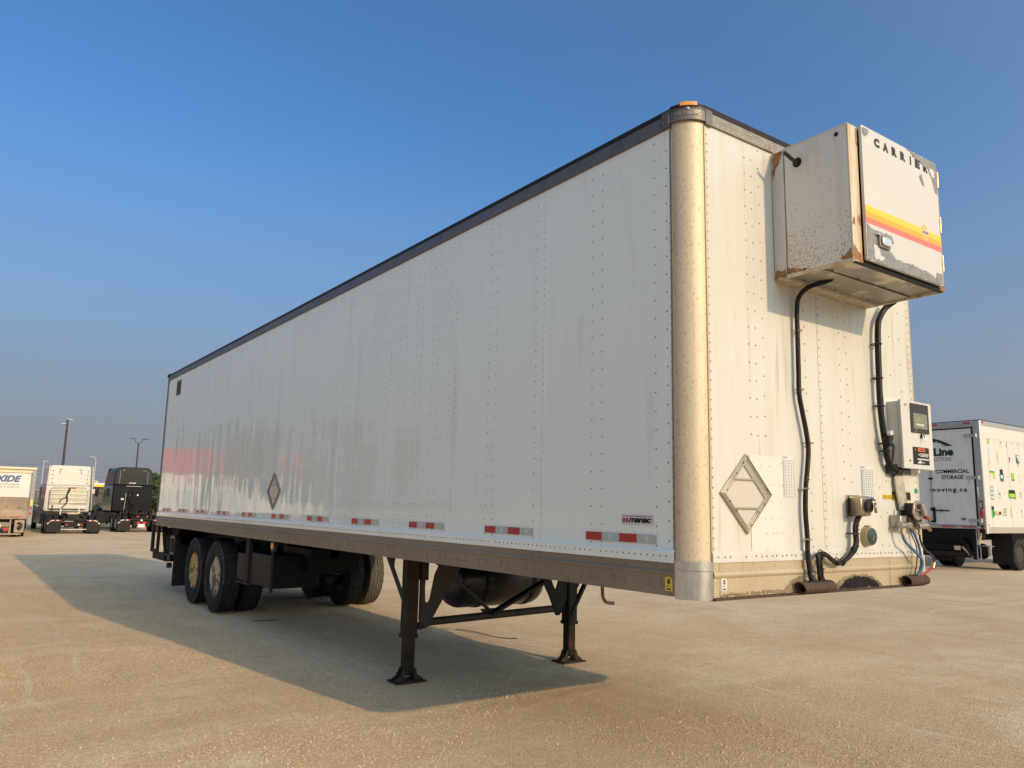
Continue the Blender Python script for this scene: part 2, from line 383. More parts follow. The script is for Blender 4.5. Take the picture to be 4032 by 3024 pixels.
class MB:
    def __init__(s):
        s.v = []; s.f = []; s.m = []; s.mi = 0
    def add(s, vs, fs):
        b = len(s.v)
        s.v += [tuple(p) for p in vs]
        s.f += [tuple(i + b for i in f) for f in fs]
        s.m += [s.mi] * len(fs)
        return s
    def box(s, x0, x1, y0, y1, z0, z1):
        return s.add([(x0, y0, z0), (x1, y0, z0), (x1, y1, z0), (x0, y1, z0), (x0, y0, z1), (x1, y0, z1), (x1, y1, z1), (x0, y1, z1)],
                     [(0, 3, 2, 1), (4, 5, 6, 7), (0, 1, 5, 4), (1, 2, 6, 5), (2, 3, 7, 6), (3, 0, 4, 7)])
    def hexa(s, p):
        return s.add(p, [(0, 3, 2, 1), (4, 5, 6, 7), (0, 1, 5, 4), (1, 2, 6, 5), (2, 3, 7, 6), (3, 0, 4, 7)])
    def prism(s, pts, ax, a, b):
        n = len(pts)
        def P(u, v, w):
            return {'x': (w, u, v), 'y': (u, w, v), 'z': (u, v, w)}[ax]
        vs = [P(u, v, a) for u, v in pts] + [P(u, v, b) for u, v in pts]
        fs = [tuple(range(n))[::-1], tuple(range(n, 2 * n))] + [(i, (i + 1) % n, n + (i + 1) % n, n + i) for i in range(n)]
        return s.add(vs, fs)
    def bar(s, p, q, w, h, up=(0, 0, 1)):
        p = Vector(p); q = Vector(q); d = (q - p).normalized(); up = Vector(up)
        if abs(d.dot(up)) > .98: up = Vector((1, 0, 0))
        sd = d.cross(up).normalized() * w / 2; u = sd.cross(d).normalized() * h / 2
        return s.hexa([p - sd - u, p + sd - u, q + sd - u, q - sd - u, p - sd + u, p + sd + u, q + sd + u, q - sd + u])
    def cyl(s, p, q, r, r2=None, n=16, cap=True):
        r2 = r if r2 is None else r2
        p = Vector(p); q = Vector(q); d = (q - p).normalized()
        a = d.orthogonal().normalized(); b = d.cross(a)
        vs = []
        for c, rr in ((p, r), (q, r2)):
            for i in range(n):
                t = 2 * math.pi * i / n
                vs.append(c + (a * math.cos(t) + b * math.sin(t)) * rr)
        fs = [(i, (i + 1) % n, n + (i + 1) % n, n + i) for i in range(n)]
        if cap: fs += [tuple(range(n))[::-1], tuple(range(n, 2 * n))]
        return s.add(vs, fs)
    def tube(s, pts, r, n=8, smooth=4):
        P = [Vector(p) for p in pts]
        if smooth and len(P) > 2:
            Q = []
            for i in range(len(P) - 1):
                a = P[max(i - 1, 0)]; b = P[i]; c = P[i + 1]; d = P[min(i + 2, len(P) - 1)]
                for k in range(smooth):
                    t = k / smooth
                    Q.append(.5 * ((2 * b) + (c - a) * t + (2 * a - 5 * b + 4 * c - d) * t * t + (3 * b - a - 3 * c + d) * t ** 3))
            Q.append(P[-1]); P = Q
        vs = []; prev = None
        for i, p in enumerate(P):
            d = (P[min(i + 1, len(P) - 1)] - P[max(i - 1, 0)]).normalized()
            a = d.orthogonal().normalized() if prev is None else (prev - d * prev.dot(d)).normalized()
            prev = a; b = d.cross(a)
            vs += [p + (a * math.cos(2 * math.pi * k / n) + b * math.sin(2 * math.pi * k / n)) * r for k in range(n)]
        fs = []
        for i in range(len(P) - 1):
            for k in range(n):
                fs.append((i * n + k, i * n + (k + 1) % n, (i + 1) * n + (k + 1) % n, (i + 1) * n + k))
        fs += [tuple(range(n))[::-1], tuple(range((len(P) - 1) * n, len(P) * n))]
        return s.add(vs, fs)
    def lathe(s, prof, c, ax, n=32):
        c = Vector(c); d = Vector(ax).normalized(); a = d.orthogonal().normalized(); b = d.cross(a)
        vs = []
        for r, t in prof:
            vs += [c + d * t + (a * math.cos(2 * math.pi * k / n) + b * math.sin(2 * math.pi * k / n)) * r for k in range(n)]
        fs = []
        for i in range(len(prof) - 1):
            for k in range(n):
                fs.append((i * n + k, i * n + (k + 1) % n, (i + 1) * n + (k + 1) % n, (i + 1) * n + k))
        fs += [tuple(range(n))[::-1], tuple(range((len(prof) - 1) * n, len(prof) * n))]
        return s.add(vs, fs)
    def dome(s, p, nrm, r, h=None, n=6):
        h = r * .55 if h is None else h
        p = Vector(p); d = Vector(nrm).normalized(); a = d.orthogonal().normalized(); b = d.cross(a)
        vs = []
        for rr, t in ((r, -.001), (r * .78, h * .7)):
            vs += [p + d * t + (a * math.cos(2 * math.pi * k / n) + b * math.sin(2 * math.pi * k / n)) * rr for k in range(n)]
        vs.append(p + d * h)
        fs = [(k, (k + 1) % n, n + (k + 1) % n, n + k) for k in range(n)] + [(n + k, n + (k + 1) % n, 2 * n) for k in range(n)]
        return s.add(vs, fs)
    def mesh(s, name, mats, sharp=35, recalc=True, off=True):
        me = bpy.data.meshes.new(name)
        o = OFF if off else Vector((0, 0, 0))
        me.from_pydata([(x - o.x, y - o.y, z - o.z) for x, y, z in s.v], [], s.f)
        for mm in (mats if isinstance(mats, (list, tuple)) else [mats]):
            me.materials.append(MATS[mm])
        if any(s.m):
            me.polygons.foreach_set('material_index', s.m)
        if recalc and len(s.f) < 30000:
            bm = bmesh.new(); bm.from_mesh(me)
            bmesh.ops.recalc_face_normals(bm, faces=bm.faces); bm.to_mesh(me); bm.free()
        me.polygons.foreach_set('use_smooth', [True] * len(me.polygons))
        me.set_sharp_from_angle(angle=R(sharp))
        me.update()
        return me
    def build(s, name, mats, parent=None, bev=0, sharp=35, label=None, kind=None, recalc=True, off=True):
        o = bpy.data.objects.new(name, s.mesh(name, mats, sharp, recalc, off))
        COL.objects.link(o)
        if parent is not None: o.parent = parent
        if bev:
            b = o.modifiers.new('bevel', 'BEVEL'); b.width = bev; b.segments = 2; b.limit_method = 'ANGLE'; b.angle_limit = R(40)
        if label: o['label'] = label
        if kind: o['kind'] = kind
        return o

def place(name, me, parent, loc, rot=(0, 0, 0), sc=(1, 1, 1)):
    o = bpy.data.objects.new(name, me); COL.objects.link(o)
    o.parent = parent; o.location = loc; o.rotation_euler = rot; o.scale = sc
    return o

def thing(name, loc, label, cat, group=None, rz=0):
    o = bpy.data.objects.new(name, None); COL.objects.link(o)
    o.location = loc; o.rotation_euler = (0, 0, rz); o.empty_display_size = .2
    o['label'] = label; o['category'] = cat
    if group: o['group'] = group
    return o
def tag(o, label, cat, group=None):
    o['label'] = label; o['category'] = cat
    if group: o['group'] = group
    return o

def text_geo(string, bold=0.02, shear=0.0, space=1.0):
    cu = bpy.data.curves.new('t', 'FONT'); cu.body = string; cu.size = 1; cu.offset = bold; cu.shear = shear
    cu.space_character = space; cu.resolution_u = 3
    ob = bpy.data.objects.new('t', cu); COL.objects.link(ob)
    dg = bpy.context.evaluated_depsgraph_get(); dg.update()
    me = bpy.data.meshes.new_from_object(ob.evaluated_get(dg))
    v = [(p.co.x, p.co.y) for p in me.vertices]; f = [tuple(p.vertices) for p in me.polygons]
    bpy.data.objects.remove(ob); bpy.data.curves.remove(cu); bpy.data.meshes.remove(me)
    return v, f
def text(mb, string, org, ux, uz, w, h, bold=0.02, shear=0.0, space=1.0):
    """lettering fitted into a w x h rectangle whose lower left corner is org; ux, uz unit axes"""
    v, f = text_geo(string, bold, shear, space)
    xs = [a for a, b in v]; ys = [b for a, b in v]
    x0, x1, y0, y1 = min(xs), max(xs), min(ys), max(ys)
    org = Vector(org); ux = Vector(ux); uz = Vector(uz)
    mb.add([org + ux * ((a - x0) / (x1 - x0) * w) + uz * ((b - y0) / (y1 - y0) * h) for a, b in v], f)
    return mb
def rough_poly(pts, lev=4, amp=.16, seed=1):
    """a torn outline: midpoint displacement of a coarse polygon"""
    r = random.Random(seed); P = [Vector((a, b)) for a, b in pts]
    for l in range(lev):
        Q = []
        for i in range(len(P)):
            a = P[i]; b = P[(i + 1) % len(P)]; d = b - a
            Q.append(a); Q.append((a + b) / 2 + Vector((-d.y, d.x)) * r.uniform(-amp, amp))
        P = Q
    return [(p.x, p.y) for p in P]
def mask_patch(pts, ax, d, name, mm, par, cell=.005, amp=.012, seed=1, hole=.0):
    """flat stain with a torn outline: small cells kept where a noise-shifted point falls inside the outline"""
    from mathutils import noise
    xs = [p[0] for p in pts]; zs = [p[1] for p in pts]; mb = MB(); idx = {}
    def inside(a, b):
        c = False; j = len(pts) - 1
        for i in range(len(pts)):
            if (pts[i][1] > b) != (pts[j][1] > b) and a < (pts[j][0] - pts[i][0]) * (b - pts[i][1]) / (pts[j][1] - pts[i][1]) + pts[i][0]: c = not c
            j = i
        return c
    def vid(i, j):
        if (i, j) not in idx:
            idx[(i, j)] = len(mb.v); a = x0 + i * cell; b = z0 + j * cell
            q_ = noise.noise_vector(Vector((a * 90, b * 90, seed))) * cell * .55
            a = min(max(a + q_.x, min(xs)), max(xs)); b = min(max(b + q_.y, min(zs)), max(zs))
            mb.v.append({'x': (d, a, b), 'y': (a, d, b)}[ax])
        return idx[(i, j)]
    x0 = min(xs); z0 = min(zs)
    for i in range(int((max(xs) - x0) / cell) + 1):
        for j in range(int((max(zs) - z0) / cell) + 1):
            a = x0 + (i + .5) * cell; b = z0 + (j + .5) * cell
            n1 = noise.noise_vector(Vector((a * 22, b * 22, seed * 3.1))) * amp + noise.noise_vector(Vector((a * 75, b * 75, seed * 1.7))) * amp * .5
            if inside(a + n1.x, b + n1.y) and noise.noise(Vector((a * 40, b * 40, seed + 9))) < 1 - hole:
                mb.f.append((vid(i, j), vid(i + 1, j), vid(i + 1, j + 1), vid(i, j + 1))); mb.m.append(0)
    return mb.build(name, mm, par, recalc=False)
def rrect(x0, x1, y0, y1, r, n=4):
    P = []
    for cx, cy, a0 in ((x1 - r, y1 - r, 0), (x0 + r, y1 - r, 90), (x0 + r, y0 + r, 180), (x1 - r, y0 + r, 270)):
        for k in range(n + 1):
            t = R(a0 + 90 * k / n); P.append((cx + r * math.cos(t), cy + r * math.sin(t)))
    return P

# ------------------------------------------------------------------ ground
def vnoise(x, y, f, seed):
    r = np.random.RandomState(seed); L = r.rand(256, 256)
    X = x * f; Y = y * f
    xi = np.floor(X).astype(int); yi = np.floor(Y).astype(int)
    fx = X - xi; fy = Y - yi; fx = fx * fx * (3 - 2 * fx); fy = fy * fy * (3 - 2 * fy)
    g = lambda a, b: L[a % 256, b % 256]
    return (g(xi, yi) * (1 - fx) + g(xi + 1, yi) * fx) * (1 - fy) + (g(xi, yi + 1) * (1 - fx) + g(xi + 1, yi + 1) * fx) * fy - .5
def height(x, y):
    d = np.hypot(x + 3, y + 3)
    z = .016 * vnoise(x, y, .7, 1) + .008 * vnoise(x, y, 2.3, 2) + .004 * vnoise(x, y, 6, 3) + .004 * vnoise(x, y, 16, 4)
    for cx, wob, s in ((1.9, .15, 11), (.72, .12, 12), (-1.9, .35, 13), (-2.8, .3, 14), (3.4, .4, 15)):   # wheel ruts running along the yard
        c = cx + wob * vnoise(x * 0, y, .25, s) * 2
        t = (x - c) / .16
        cl = .5 + vnoise(x * 0 + cx, y, .5, s + 20)
        tread = np.sign(np.sin(y * 2 * math.pi / .085 + np.abs(x - c) * 30)) * .0045
        z = z + np.exp(-t ** 4) * (-.008 + tread) * cl + .005 * np.exp(-((np.abs(t) - 1.35) / .4) ** 2) * cl
    for cy, s in ((6.5, 31), (4.1, 32), (2.9, 33), (8.4, 34)):
        c = cy + .4 * vnoise(x, y * 0, .22, s) * 2
        t = (y - c) / .14
        z = z + (-.002 * np.exp(-t ** 4) + .002 * np.exp(-((np.abs(t) - 1.35) / .45) ** 2)) * (.5 + vnoise(x, y * 0 + cy, .4, s + 9)) * (x < 9)
    fade = np.clip(1.4 - d / 40, .2, 1)
    return z * fade - .004
def axis(lo, hi, a, b, st, far):
    mid = list(np.arange(a, b, st)); out = []; p = a; s = st
    while p > lo:
        s *= 1.22; p -= s; out.append(p)
    left = out[::-1]; out = []; p = mid[-1]; s = st
    while p < hi:
        s *= 1.22; p += s; out.append(p)
    return np.array(left + mid + out)
gx = axis(-900, 900, -4.2, 7.5, .028, 0); gy = axis(-900, 900, -1.8, 11.0, .032, 0)
GX, GY = np.meshgrid(gx, gy, indexing='ij')
GZ = height(GX, GY)
nx, ny = GX.shape
me = bpy.data.meshes.new('ground')
verts = np.stack([GX.ravel(), GY.ravel(), GZ.ravel()], 1)
i, j = np.meshgrid(np.arange(nx - 1), np.arange(ny - 1), indexing='ij')
q = np.stack([(i * ny + j), ((i + 1) * ny + j), ((i + 1) * ny + j + 1), (i * ny + j + 1)], -1).reshape(-1, 4)
me.vertices.add(len(verts)); me.vertices.foreach_set('co', verts.ravel())
me.loops.add(q.size); me.loops.foreach_set('vertex_index', q.ravel().astype(np.int32))
me.polygons.add(len(q)); me.polygons.foreach_set('loop_start', (np.arange(len(q)) * 4).astype(np.int32))
me.update(calc_edges=True)
me.polygons.foreach_set('use_smooth', [True] * len(q))
me.materials.append(MATS['gravel_ground'])
go = bpy.data.objects.new('ground', me); COL.objects.link(go); go['kind'] = 'structure'

# loose gravel crumbs near the viewer
def pebbles():
    N = 230000
    u = rng.rand(N); dist = 1.6 + 8.5 * u ** 1.15
    az = rng.uniform(-.06, 1.30, N)
    px = -3.44 + dist * np.sin(az); py = -3.04 + dist * np.cos(az)
    keep = (vnoise(px, py, .9, 41) + .6 * vnoise(px, py, 3.2, 42)) > rng.uniform(-.30, .42, N)
    px = px[keep]; py = py[keep]; n = len(px)
    pz = height(px, py)
    r = np.clip(rng.lognormal(math.log(.0030), .45, n), .0013, .010)
    oc = np.array([(1, 0, 0), (0, 1, 0), (-1, 0, 0), (0, -1, 0), (0, 0, 1), (0, 0, -1)], float)
    V = oc[None] * rng.uniform(.6, 1.25, (n, 6, 3)); V[:, :, 2] *= .75
    a = rng.uniform(0, 6.28, n); ca = np.cos(a)[:, None]; sa = np.sin(a)[:, None]
    X = V[:, :, 0] * ca - V[:, :, 1] * sa; Y = V[:, :, 0] * sa + V[:, :, 1] * ca
    P = np.stack([X * r[:, None] + px[:, None], Y * r[:, None] + py[:, None], V[:, :, 2] * r[:, None] + (pz + r * .35)[:, None]], -1).reshape(-1, 3)
    T = np.array([(0, 1, 4), (1, 2, 4), (2, 3, 4), (3, 0, 4), (1, 0, 5), (2, 1, 5), (3, 2, 5), (0, 3, 5)])
    Fq = (T[None] + (np.arange(n) * 6)[:, None, None]).reshape(-1, 3)
    m = bpy.data.meshes.new('gravel')
    m.vertices.add(len(P)); m.vertices.foreach_set('co', P.ravel())
    m.loops.add(Fq.size); m.loops.foreach_set('vertex_index', Fq.ravel().astype(np.int32))
    m.polygons.add(len(Fq)); m.polygons.foreach_set('loop_start', (np.arange(len(Fq)) * 3).astype(np.int32))
    m.update(calc_edges=True)
    m.materials.append(MATS['pebble'])
    o = bpy.data.objects.new('gravel', m); COL.objects.link(o); o['kind'] = 'stuff'
    tag(o, 'loose pale gravel crumbs scattered over the yard', 'gravel')
pebbles()

# ================================================================== THE SEMI TRAILER (coordinates: z measured from the bottom rail, 1.16 m up)
trailer = thing('semi_trailer', (1.295, 6.8, 0), 'long white box semi trailer standing on its landing legs in the yard', 'trailer')
setoff(1.295, 6.8, -1.16)
T = trailer
W, L, ZW, ZT, RC = 2.59, 13.63, .206, 2.84, .14
seams = [1.40 + 1.2192 * k for k in range(10)]
edges = [RC] + seams + [L - .03]
# side panels with the slight pillowing of riveted sheet
for k in range(11):
    y0, y1 = edges[k], edges[k + 1]
    nyy, nzz = 36, 26
    mb = MB(); vs = []
    amp = .0004 + .0016 * min(1, max(0, (y0 - 2.5) / 5))
    zs = [ZW - .02 + .0, ZW + .040, ZW + .052] + [ZW + .06 + (ZT - ZW - .06) * i / nzz for i in range(nzz + 1)]
    for iy in range(nyy + 1):
        y = y0 + (y1 - y0) * iy / nyy
        for iz, z in enumerate(zs):
            ph = ((y - 1.40) / .4064)
            bul = math.sin(math.pi * (ph % 1.0)) ** 2
            w = amp * (bul - .4) * (.8 + .5 * math.sin(z * 2.1 + k * 1.7)) + amp * .55 * math.sin(y * 11.0 + 1.3 * math.sin(z * 1.9 + k)) + amp * .3 * math.sin(z * 5 + y * 3)
            x = -w * min(1, (z - ZW) * 4)
            if iz == 0: x = -.013
            elif iz == 1: x = -.013
            elif iz == 2: x = -.003
            vs.append((x, y, z))
    m = len(zs)
    mb.add(vs, [(a * m + b, (a + 1) * m + b, (a + 1) * m + b + 1, a * m + b + 1) for a in range(nyy) for b in range(m - 1)])
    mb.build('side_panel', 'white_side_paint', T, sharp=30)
    if k:    # lap joint between neighbouring sheets
        MB().box(-.0016, .002, y0 - .018, y0 + .001, ZW + .055, ZT).build('panel_lap', 'white_side_paint', T)
# inner box: far wall, rear, floor, roof
MB().box(W - .03, W, RC, L, ZW - .01, ZT).build('far_side_wall', 'white_front_paint', T)
MB().box(.03, W - .03, L - .05, L - .004, .02, ZT).build('rear_doors', 'white_front_paint', T)
MB().box(.006, W - .035, .16, L - .06, .10, .13).build('floor', 'dark_floor', T)
MB().box(.02, W - .02, .02, L - .02, ZT + .085, ZT + .095).build('roof', 'white_front_paint', T)
# bottom side rail (extrusion with a ridge)
def rail_profile(y0, y1, name, mm, xs):
    pr = [(-.006, 0), (-.006, .112), (-.012, .118), (-.014, .128), (-.012, .138), (-.006, .144), (-.006, ZW + .002), (.02, ZW + .002), (.02, .006), (.045, .006), (.045, 0)]
    mb = MB(); mb.prism([(a, b) for a, b in pr], 'y', y0, y1)
    return mb.build(name, mm, T)
rail_profile(RC, L, 'bottom_side_rail', 'rail_aluminium_shaded', 1)
mb = MB(); mb.prism([(W + .006, 0), (W + .006, ZW), (W - .02, ZW), (W - .02, .006), (W - .045, .006), (W - .045, 0)], 'y', RC, L); mb.build('bottom_side_rail', 'rail_aluminium_shaded', T)
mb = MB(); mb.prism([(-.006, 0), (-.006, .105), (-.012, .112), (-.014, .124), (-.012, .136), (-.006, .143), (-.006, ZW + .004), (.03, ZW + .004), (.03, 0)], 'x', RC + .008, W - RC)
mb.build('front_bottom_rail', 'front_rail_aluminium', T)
MB().box(RC, W - RC, -.022, .05, -.016, -.002).build('coupler_plate_edge', 'rust', T)
mb = MB(); mb.prism([(-.014, ZW - .012), (-.014, ZW + .036), (-.003, ZW + .05), (.01, ZW + .05), (.01, ZW - .012)], 'x', RC, W - RC); mb.build('front_panel_flange', 'white_front_paint', T)
# front wall sheets
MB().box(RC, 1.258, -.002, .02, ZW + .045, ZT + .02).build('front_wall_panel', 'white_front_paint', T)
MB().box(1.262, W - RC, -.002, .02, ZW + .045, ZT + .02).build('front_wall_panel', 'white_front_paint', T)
MB().box(1.245, 1.275, -.0045, 0, ZW + .05, ZT + .02).build('panel_lap', 'white_front_paint', T)
MB().box(.497, .819, -.0055, -.0025, .222, .826).build('patch_panel', 'white_clean_paint', T, bev=.001, label='clean white patch sheet riveted beside the diamond frame')
# corner posts
def corner(cx, a0, z0, z1, r, name, mm, cy=RC, n=14, t=.006):
    mb = MB(); P = []
    for i in range(n + 1):
        a = R(a0 + 90 * i / n); P.append((cx + r * math.cos(a), cy + r * math.sin(a)))
    for i in range(n, -1, -1):
        a = R(a0 + 90 * i / n); P.append((cx + (r - t) * math.cos(a), cy + (r - t) * math.sin(a)))
    mb.prism(P, 'z', z0, z1)
    return mb.build(name, mm, T, sharp=50)
corner(RC, 180, .196, ZT + .02, RC - .001, 'corner_post', 'galvanised_post')
corner(W - RC, 270, .196, ZT + .02, RC - .001, 'corner_post', 'galvanised_post')
corner(RC, 180, -.012, .20, RC + .010, 'corner_shoe', 'shiny_patch')
corner(W - RC, 270, -.006, .20, RC + .008, 'corner_shoe', 'galvanised_post')
mb = MB()
mb.tube([(RC + (RC + .012) * math.cos(R(180 + 90 * i / 10)), RC + (RC + .012) * math.sin(R(180 + 90 * i / 10)), .147 + .002 * (i % 2)) for i in range(11)], .004, 5, 2)
mb.build('weld_bead', 'shiny_patch', T)
# trim strips beside the post
MB().box(-.004, .004, RC - .004, RC + .012, ZW, ZT).build('post_trim', 'rail_aluminium_shaded', T)
MB().box(RC - .004, RC + .012, -.006, .004, ZW, ZT).build('post_trim', 'front_rail_aluminium', T)
# top rails
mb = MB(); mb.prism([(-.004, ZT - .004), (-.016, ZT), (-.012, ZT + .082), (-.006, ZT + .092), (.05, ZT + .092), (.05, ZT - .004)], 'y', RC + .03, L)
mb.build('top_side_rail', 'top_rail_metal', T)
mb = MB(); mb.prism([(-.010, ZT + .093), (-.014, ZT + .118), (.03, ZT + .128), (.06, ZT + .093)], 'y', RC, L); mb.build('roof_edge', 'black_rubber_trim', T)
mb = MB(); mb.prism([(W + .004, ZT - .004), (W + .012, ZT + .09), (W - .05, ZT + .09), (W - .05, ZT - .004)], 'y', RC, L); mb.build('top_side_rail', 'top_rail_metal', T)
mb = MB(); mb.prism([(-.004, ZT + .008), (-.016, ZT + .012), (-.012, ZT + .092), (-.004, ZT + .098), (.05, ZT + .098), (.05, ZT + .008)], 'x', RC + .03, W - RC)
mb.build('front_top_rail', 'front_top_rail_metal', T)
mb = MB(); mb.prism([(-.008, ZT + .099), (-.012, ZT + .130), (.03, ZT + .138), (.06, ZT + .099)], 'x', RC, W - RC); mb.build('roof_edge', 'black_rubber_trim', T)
corner(RC, 180, ZT + .093, ZT + .130, RC + .010, 'roof_edge', 'black_rubber_trim', t=.08)
# moulded corner cap with raised lettering
cap = corner(RC, 180, ZT + .018, ZT + .100, RC + .016, 'corner_cap', 'top_rail_metal', t=.02)
mb = MB()
for (x0, x1, y0, y1) in ((-.022, .0, RC, RC + .06), (RC, RC + .06, -.022, .0)):
    MB().box(x0, x1, y0, y1, ZT + .002, ZT + .104).build('cap_flange', 'top_rail_metal', cap, bev=.004)
rim = MB()
for zz in (ZT + .022, ZT + .097):
    rim.tube([(RC + (RC + .018) * math.cos(R(180 + 90 * i / 10)), RC + (RC + .018) * math.sin(R(180 + 90 * i / 10)), zz) for i in range(11)], .004, 5, 2)
rim.build('cap_lip', 'top_rail_metal', cap)
def wrap(mb, rr, a0, span):       # bend flat lettering (x: 0..1 along the arc) around the corner
    out = []
    for (u, d, z) in mb.v:
        a = R(a0 + span * u); out.append((RC + (rr + d) * math.cos(a), RC + (rr + d) * math.sin(a), z))
    mb.v = out
for z_, nm in ((0, 'cap_lettering'),):
    mb = MB()
    text(mb, 'manac', (.34, 0, ZT + .050), (1, 0, 0), (0, 0, 1), .58, .030, .05)
    k0 = len(mb.v)
    for u0 in (.10, .22):
        mb.add([(u0 + .05 * math.cos(i * math.pi / 6), 0, ZT + .064 + .013 * math.sin(i * math.pi / 6)) for i in range(12)], [tuple(range(12))])
    n0 = len(mb.v); vs = [(a, .003, c) for a, b, c in mb.v]
    ed = {}
    for f in mb.f:
        for a, b in zip(f, f[1:] + f[:1]):
            if (b, a) in ed: ed.pop((b, a))
            else: ed[(a, b)] = 1
    mb.f = [tuple(i + n0 for i in f) for f in mb.f] + [(a, b, b + n0, a + n0) for a, b in ed]
    mb.m = [0] * len(mb.f); mb.v = mb.v + vs
    wrap(mb, RC + .0162, 192, 68)
    mb.build(nm, 'front_top_rail_metal', cap, sharp=20)
# amber marker lamp on the corner
def arcp(r0, r1, a0, a1, n=8):
    P = [(RC + r1 * math.cos(R(a0 + (a1 - a0) * i / n)), RC + r1 * math.sin(R(a0 + (a1 - a0) * i / n))) for i in range(n + 1)]
    return P + [(RC + r0 * math.cos(R(a0 + (a1 - a0) * i / n)), RC + r0 * math.sin(R(a0 + (a1 - a0) * i / n))) for i in range(n, -1, -1)]
lamp = MB().prism(arcp(.12, .166, 208, 246), 'z', ZT + .106, ZT + .135).build('marker_light', 'amber_lens', T, bev=.004)
MB().prism(arcp(.12, .168, 205, 249), 'z', ZT + .101, ZT + .107).build('lamp_base', 'black_rubber_trim', lamp)

# rivets of the side: dense rows at every seam, sparser pairs over the posts
def zrange(a, b, st): 
    n = int((b - a) / st); return [a + st * i for i in range(n + 1)]
riv = MB(); rr = .0052
jit = lambda s: random.uniform(-s, s)
def vrow(mb, y, st, r=rr, z0=ZW + .07, z1=ZT - .03, ph=0):
    for z in zrange(z0 + ph, z1, st): mb.dome((-.001, y + jit(.0015), z + jit(.002)), (-1, 0, 0), r)
vrow(riv, .152, .057, .0066); vrow(riv, .186, .114, .0056, ph=.03); vrow(riv, .286, .114, .0052)
for k in range(11):
    y0, y1 = edges[k], edges[k + 1]
    if k: vrow(riv, y0 - .004, .0545)
    if 0 < k: vrow(riv, y0 + .094, .112)
    mids = [.61, .71]
    if k in (2, 3): mids = [.308, .406, .61, .71, .915, 1.022]
    s0 = y0 if k else RC + .02
    for dy in mids: vrow(riv, (s0 + dy) if k else (.157 + dy), .112)
for y in np.arange(.20, L - .05, .051):
    if random.random() > .06: riv.dome((-.014, y, ZW + .016), (-1, 0, 0), .0055)
vrow(riv, L - .06, .057)
riv.build('side_rivets', 'rivet_metal', T, kind='stuff', sharp=60)
riv = MB()
for k in range(11):
    s0 = edges[k] if k else .157
    for dy in (([-.004, .094] if k else [.03, .13]) + [.61, .71]):
        for z in (.163, .186): riv.dome((-.007, s0 + dy, z), (-1, 0, 0), .0060)
for y in np.arange(.30, L, .3048):
    for dy in (-.055, .045):
        for z in (.052, .082): riv.dome((-.007, y + dy, z), (-1, 0, 0), .0085, .007)
for y in np.arange(.22, L, .0508): riv.dome((-.0155, y, ZT + .012), (-1, 0, 0), .0065)
for k in range(11):
    for dy in (0.0, .1, .6, .7): riv.dome((-.0145, edges[k] + dy + .08, ZT + .05), (-1, 0, 0), .0065)
riv.build('rail_rivets', 'rivet_rail', T, kind='stuff', sharp=60)
# rivets of the front
riv = MB()
def frow(mb, x, st, z0=ZW + .07, z1=ZT, r=.0056, y=-.0025, skip=None):
    for z in zrange(z0, z1, st):
        if skip and skip(x, z): continue
        mb.dome((x + jit(.002), y, z + jit(.003)), (0, -1, 0), r)
inpatch = lambda x, z: (.20 < x < .83 and .33 < z < .84)
frow(riv, .158, .057, r=.0062); frow(riv, .52, .112, z0=.95); frow(riv, .585, .112, skip=inpatch, z0=.95)
frow(riv, .66, .125, z0=.95); frow(riv, 1.10, .112, z0=.7); frow(riv, 1.115, .112, z1=.7)
frow(riv, 1.26, .057, y=-.0048); frow(riv, 1.50, .112, z0=.72, z1=2.0); frow(riv, 1.585, .112, z0=.7, z1=2.0); frow(riv, 1.93, .2); frow(riv, 2.02, .112)
frow(riv, 2.30, .2, z0=1.4); frow(riv, 2.435, .057); frow(riv, 2.16, .3, z0=.3)
for x in np.arange(.19, 2.44, .0485):
    if random.random() > .1: riv.dome((x + jit(.006), -.0145, ZW + .018 + jit(.002)), (0, -1, 0), .0062)
riv.build('front_rivets', 'rivet_metal', T, kind='stuff', sharp=60)
riv = MB()
for x, z in ((.60, .765), (.685, .765), (.805, .79), (.695, .655), (.727, .655), (.81, .65), (.70, .555), (.795, .55), (.63, .45), (.70, .45), (.79, .45), (.64, .36), (.71, .36), (.745, .36), (.795, .36), (.645, .265), (.72, .265), (.805, .245), (.56, .235)):
    riv.dome((x, -.0056, z), (0, -1, 0), .0068)
riv.build('patch_rivets', 'rivet_pale', T, kind='stuff', sharp=60)
riv = MB()
for x in (.165, .52, .60, .63, .665, 1.02, 1.30, 1.37, 1.72, 1.80, 2.08, 2.15, 2.42):
    for z in (.165, .190): riv.dome((x, -.0065, z), (0, -1, 0), .0062)
for x, z in ((.165, .09), (.165, .03), (.17, .012), (.56, .02), (1.9, .012), (2.2, .015), (2.42, .05)): riv.dome((x, -.0065, z), (0, -1, 0), .0062)
for x in np.arange(.20, 2.42, .05): riv.dome((x, -.0165, ZT + .028), (0, -1, 0), .0062)
for x in (.46, .53, .555, .58, .72, .80): riv.dome((x, -.016, ZT + .062), (0, -1, 0), .0062)
riv.build('front_rail_rivets', 'rivet_pale', T, kind='stuff', sharp=60)
riv = MB()
for z in (ZT + .03, ZT + .075):
    riv.dome((-.0225, RC + .04, z), (-1, 0, 0), .007); riv.dome((RC + .04, -.0225, z), (0, -1, 0), .007)
riv.build('cap_rivets', 'rivet_rail', T, kind='stuff')

# scratches on the near panel
mb = MB()
for y, z0, z1 in ((.99, 1.44, 1.78), (.965, 1.52, 1.80), (1.01, 1.60, 1.72)):
    mb.box(-.0035, -.0025, y, y + .0018, z0, z1)
mb.build('scratches', 'tape_print', T)

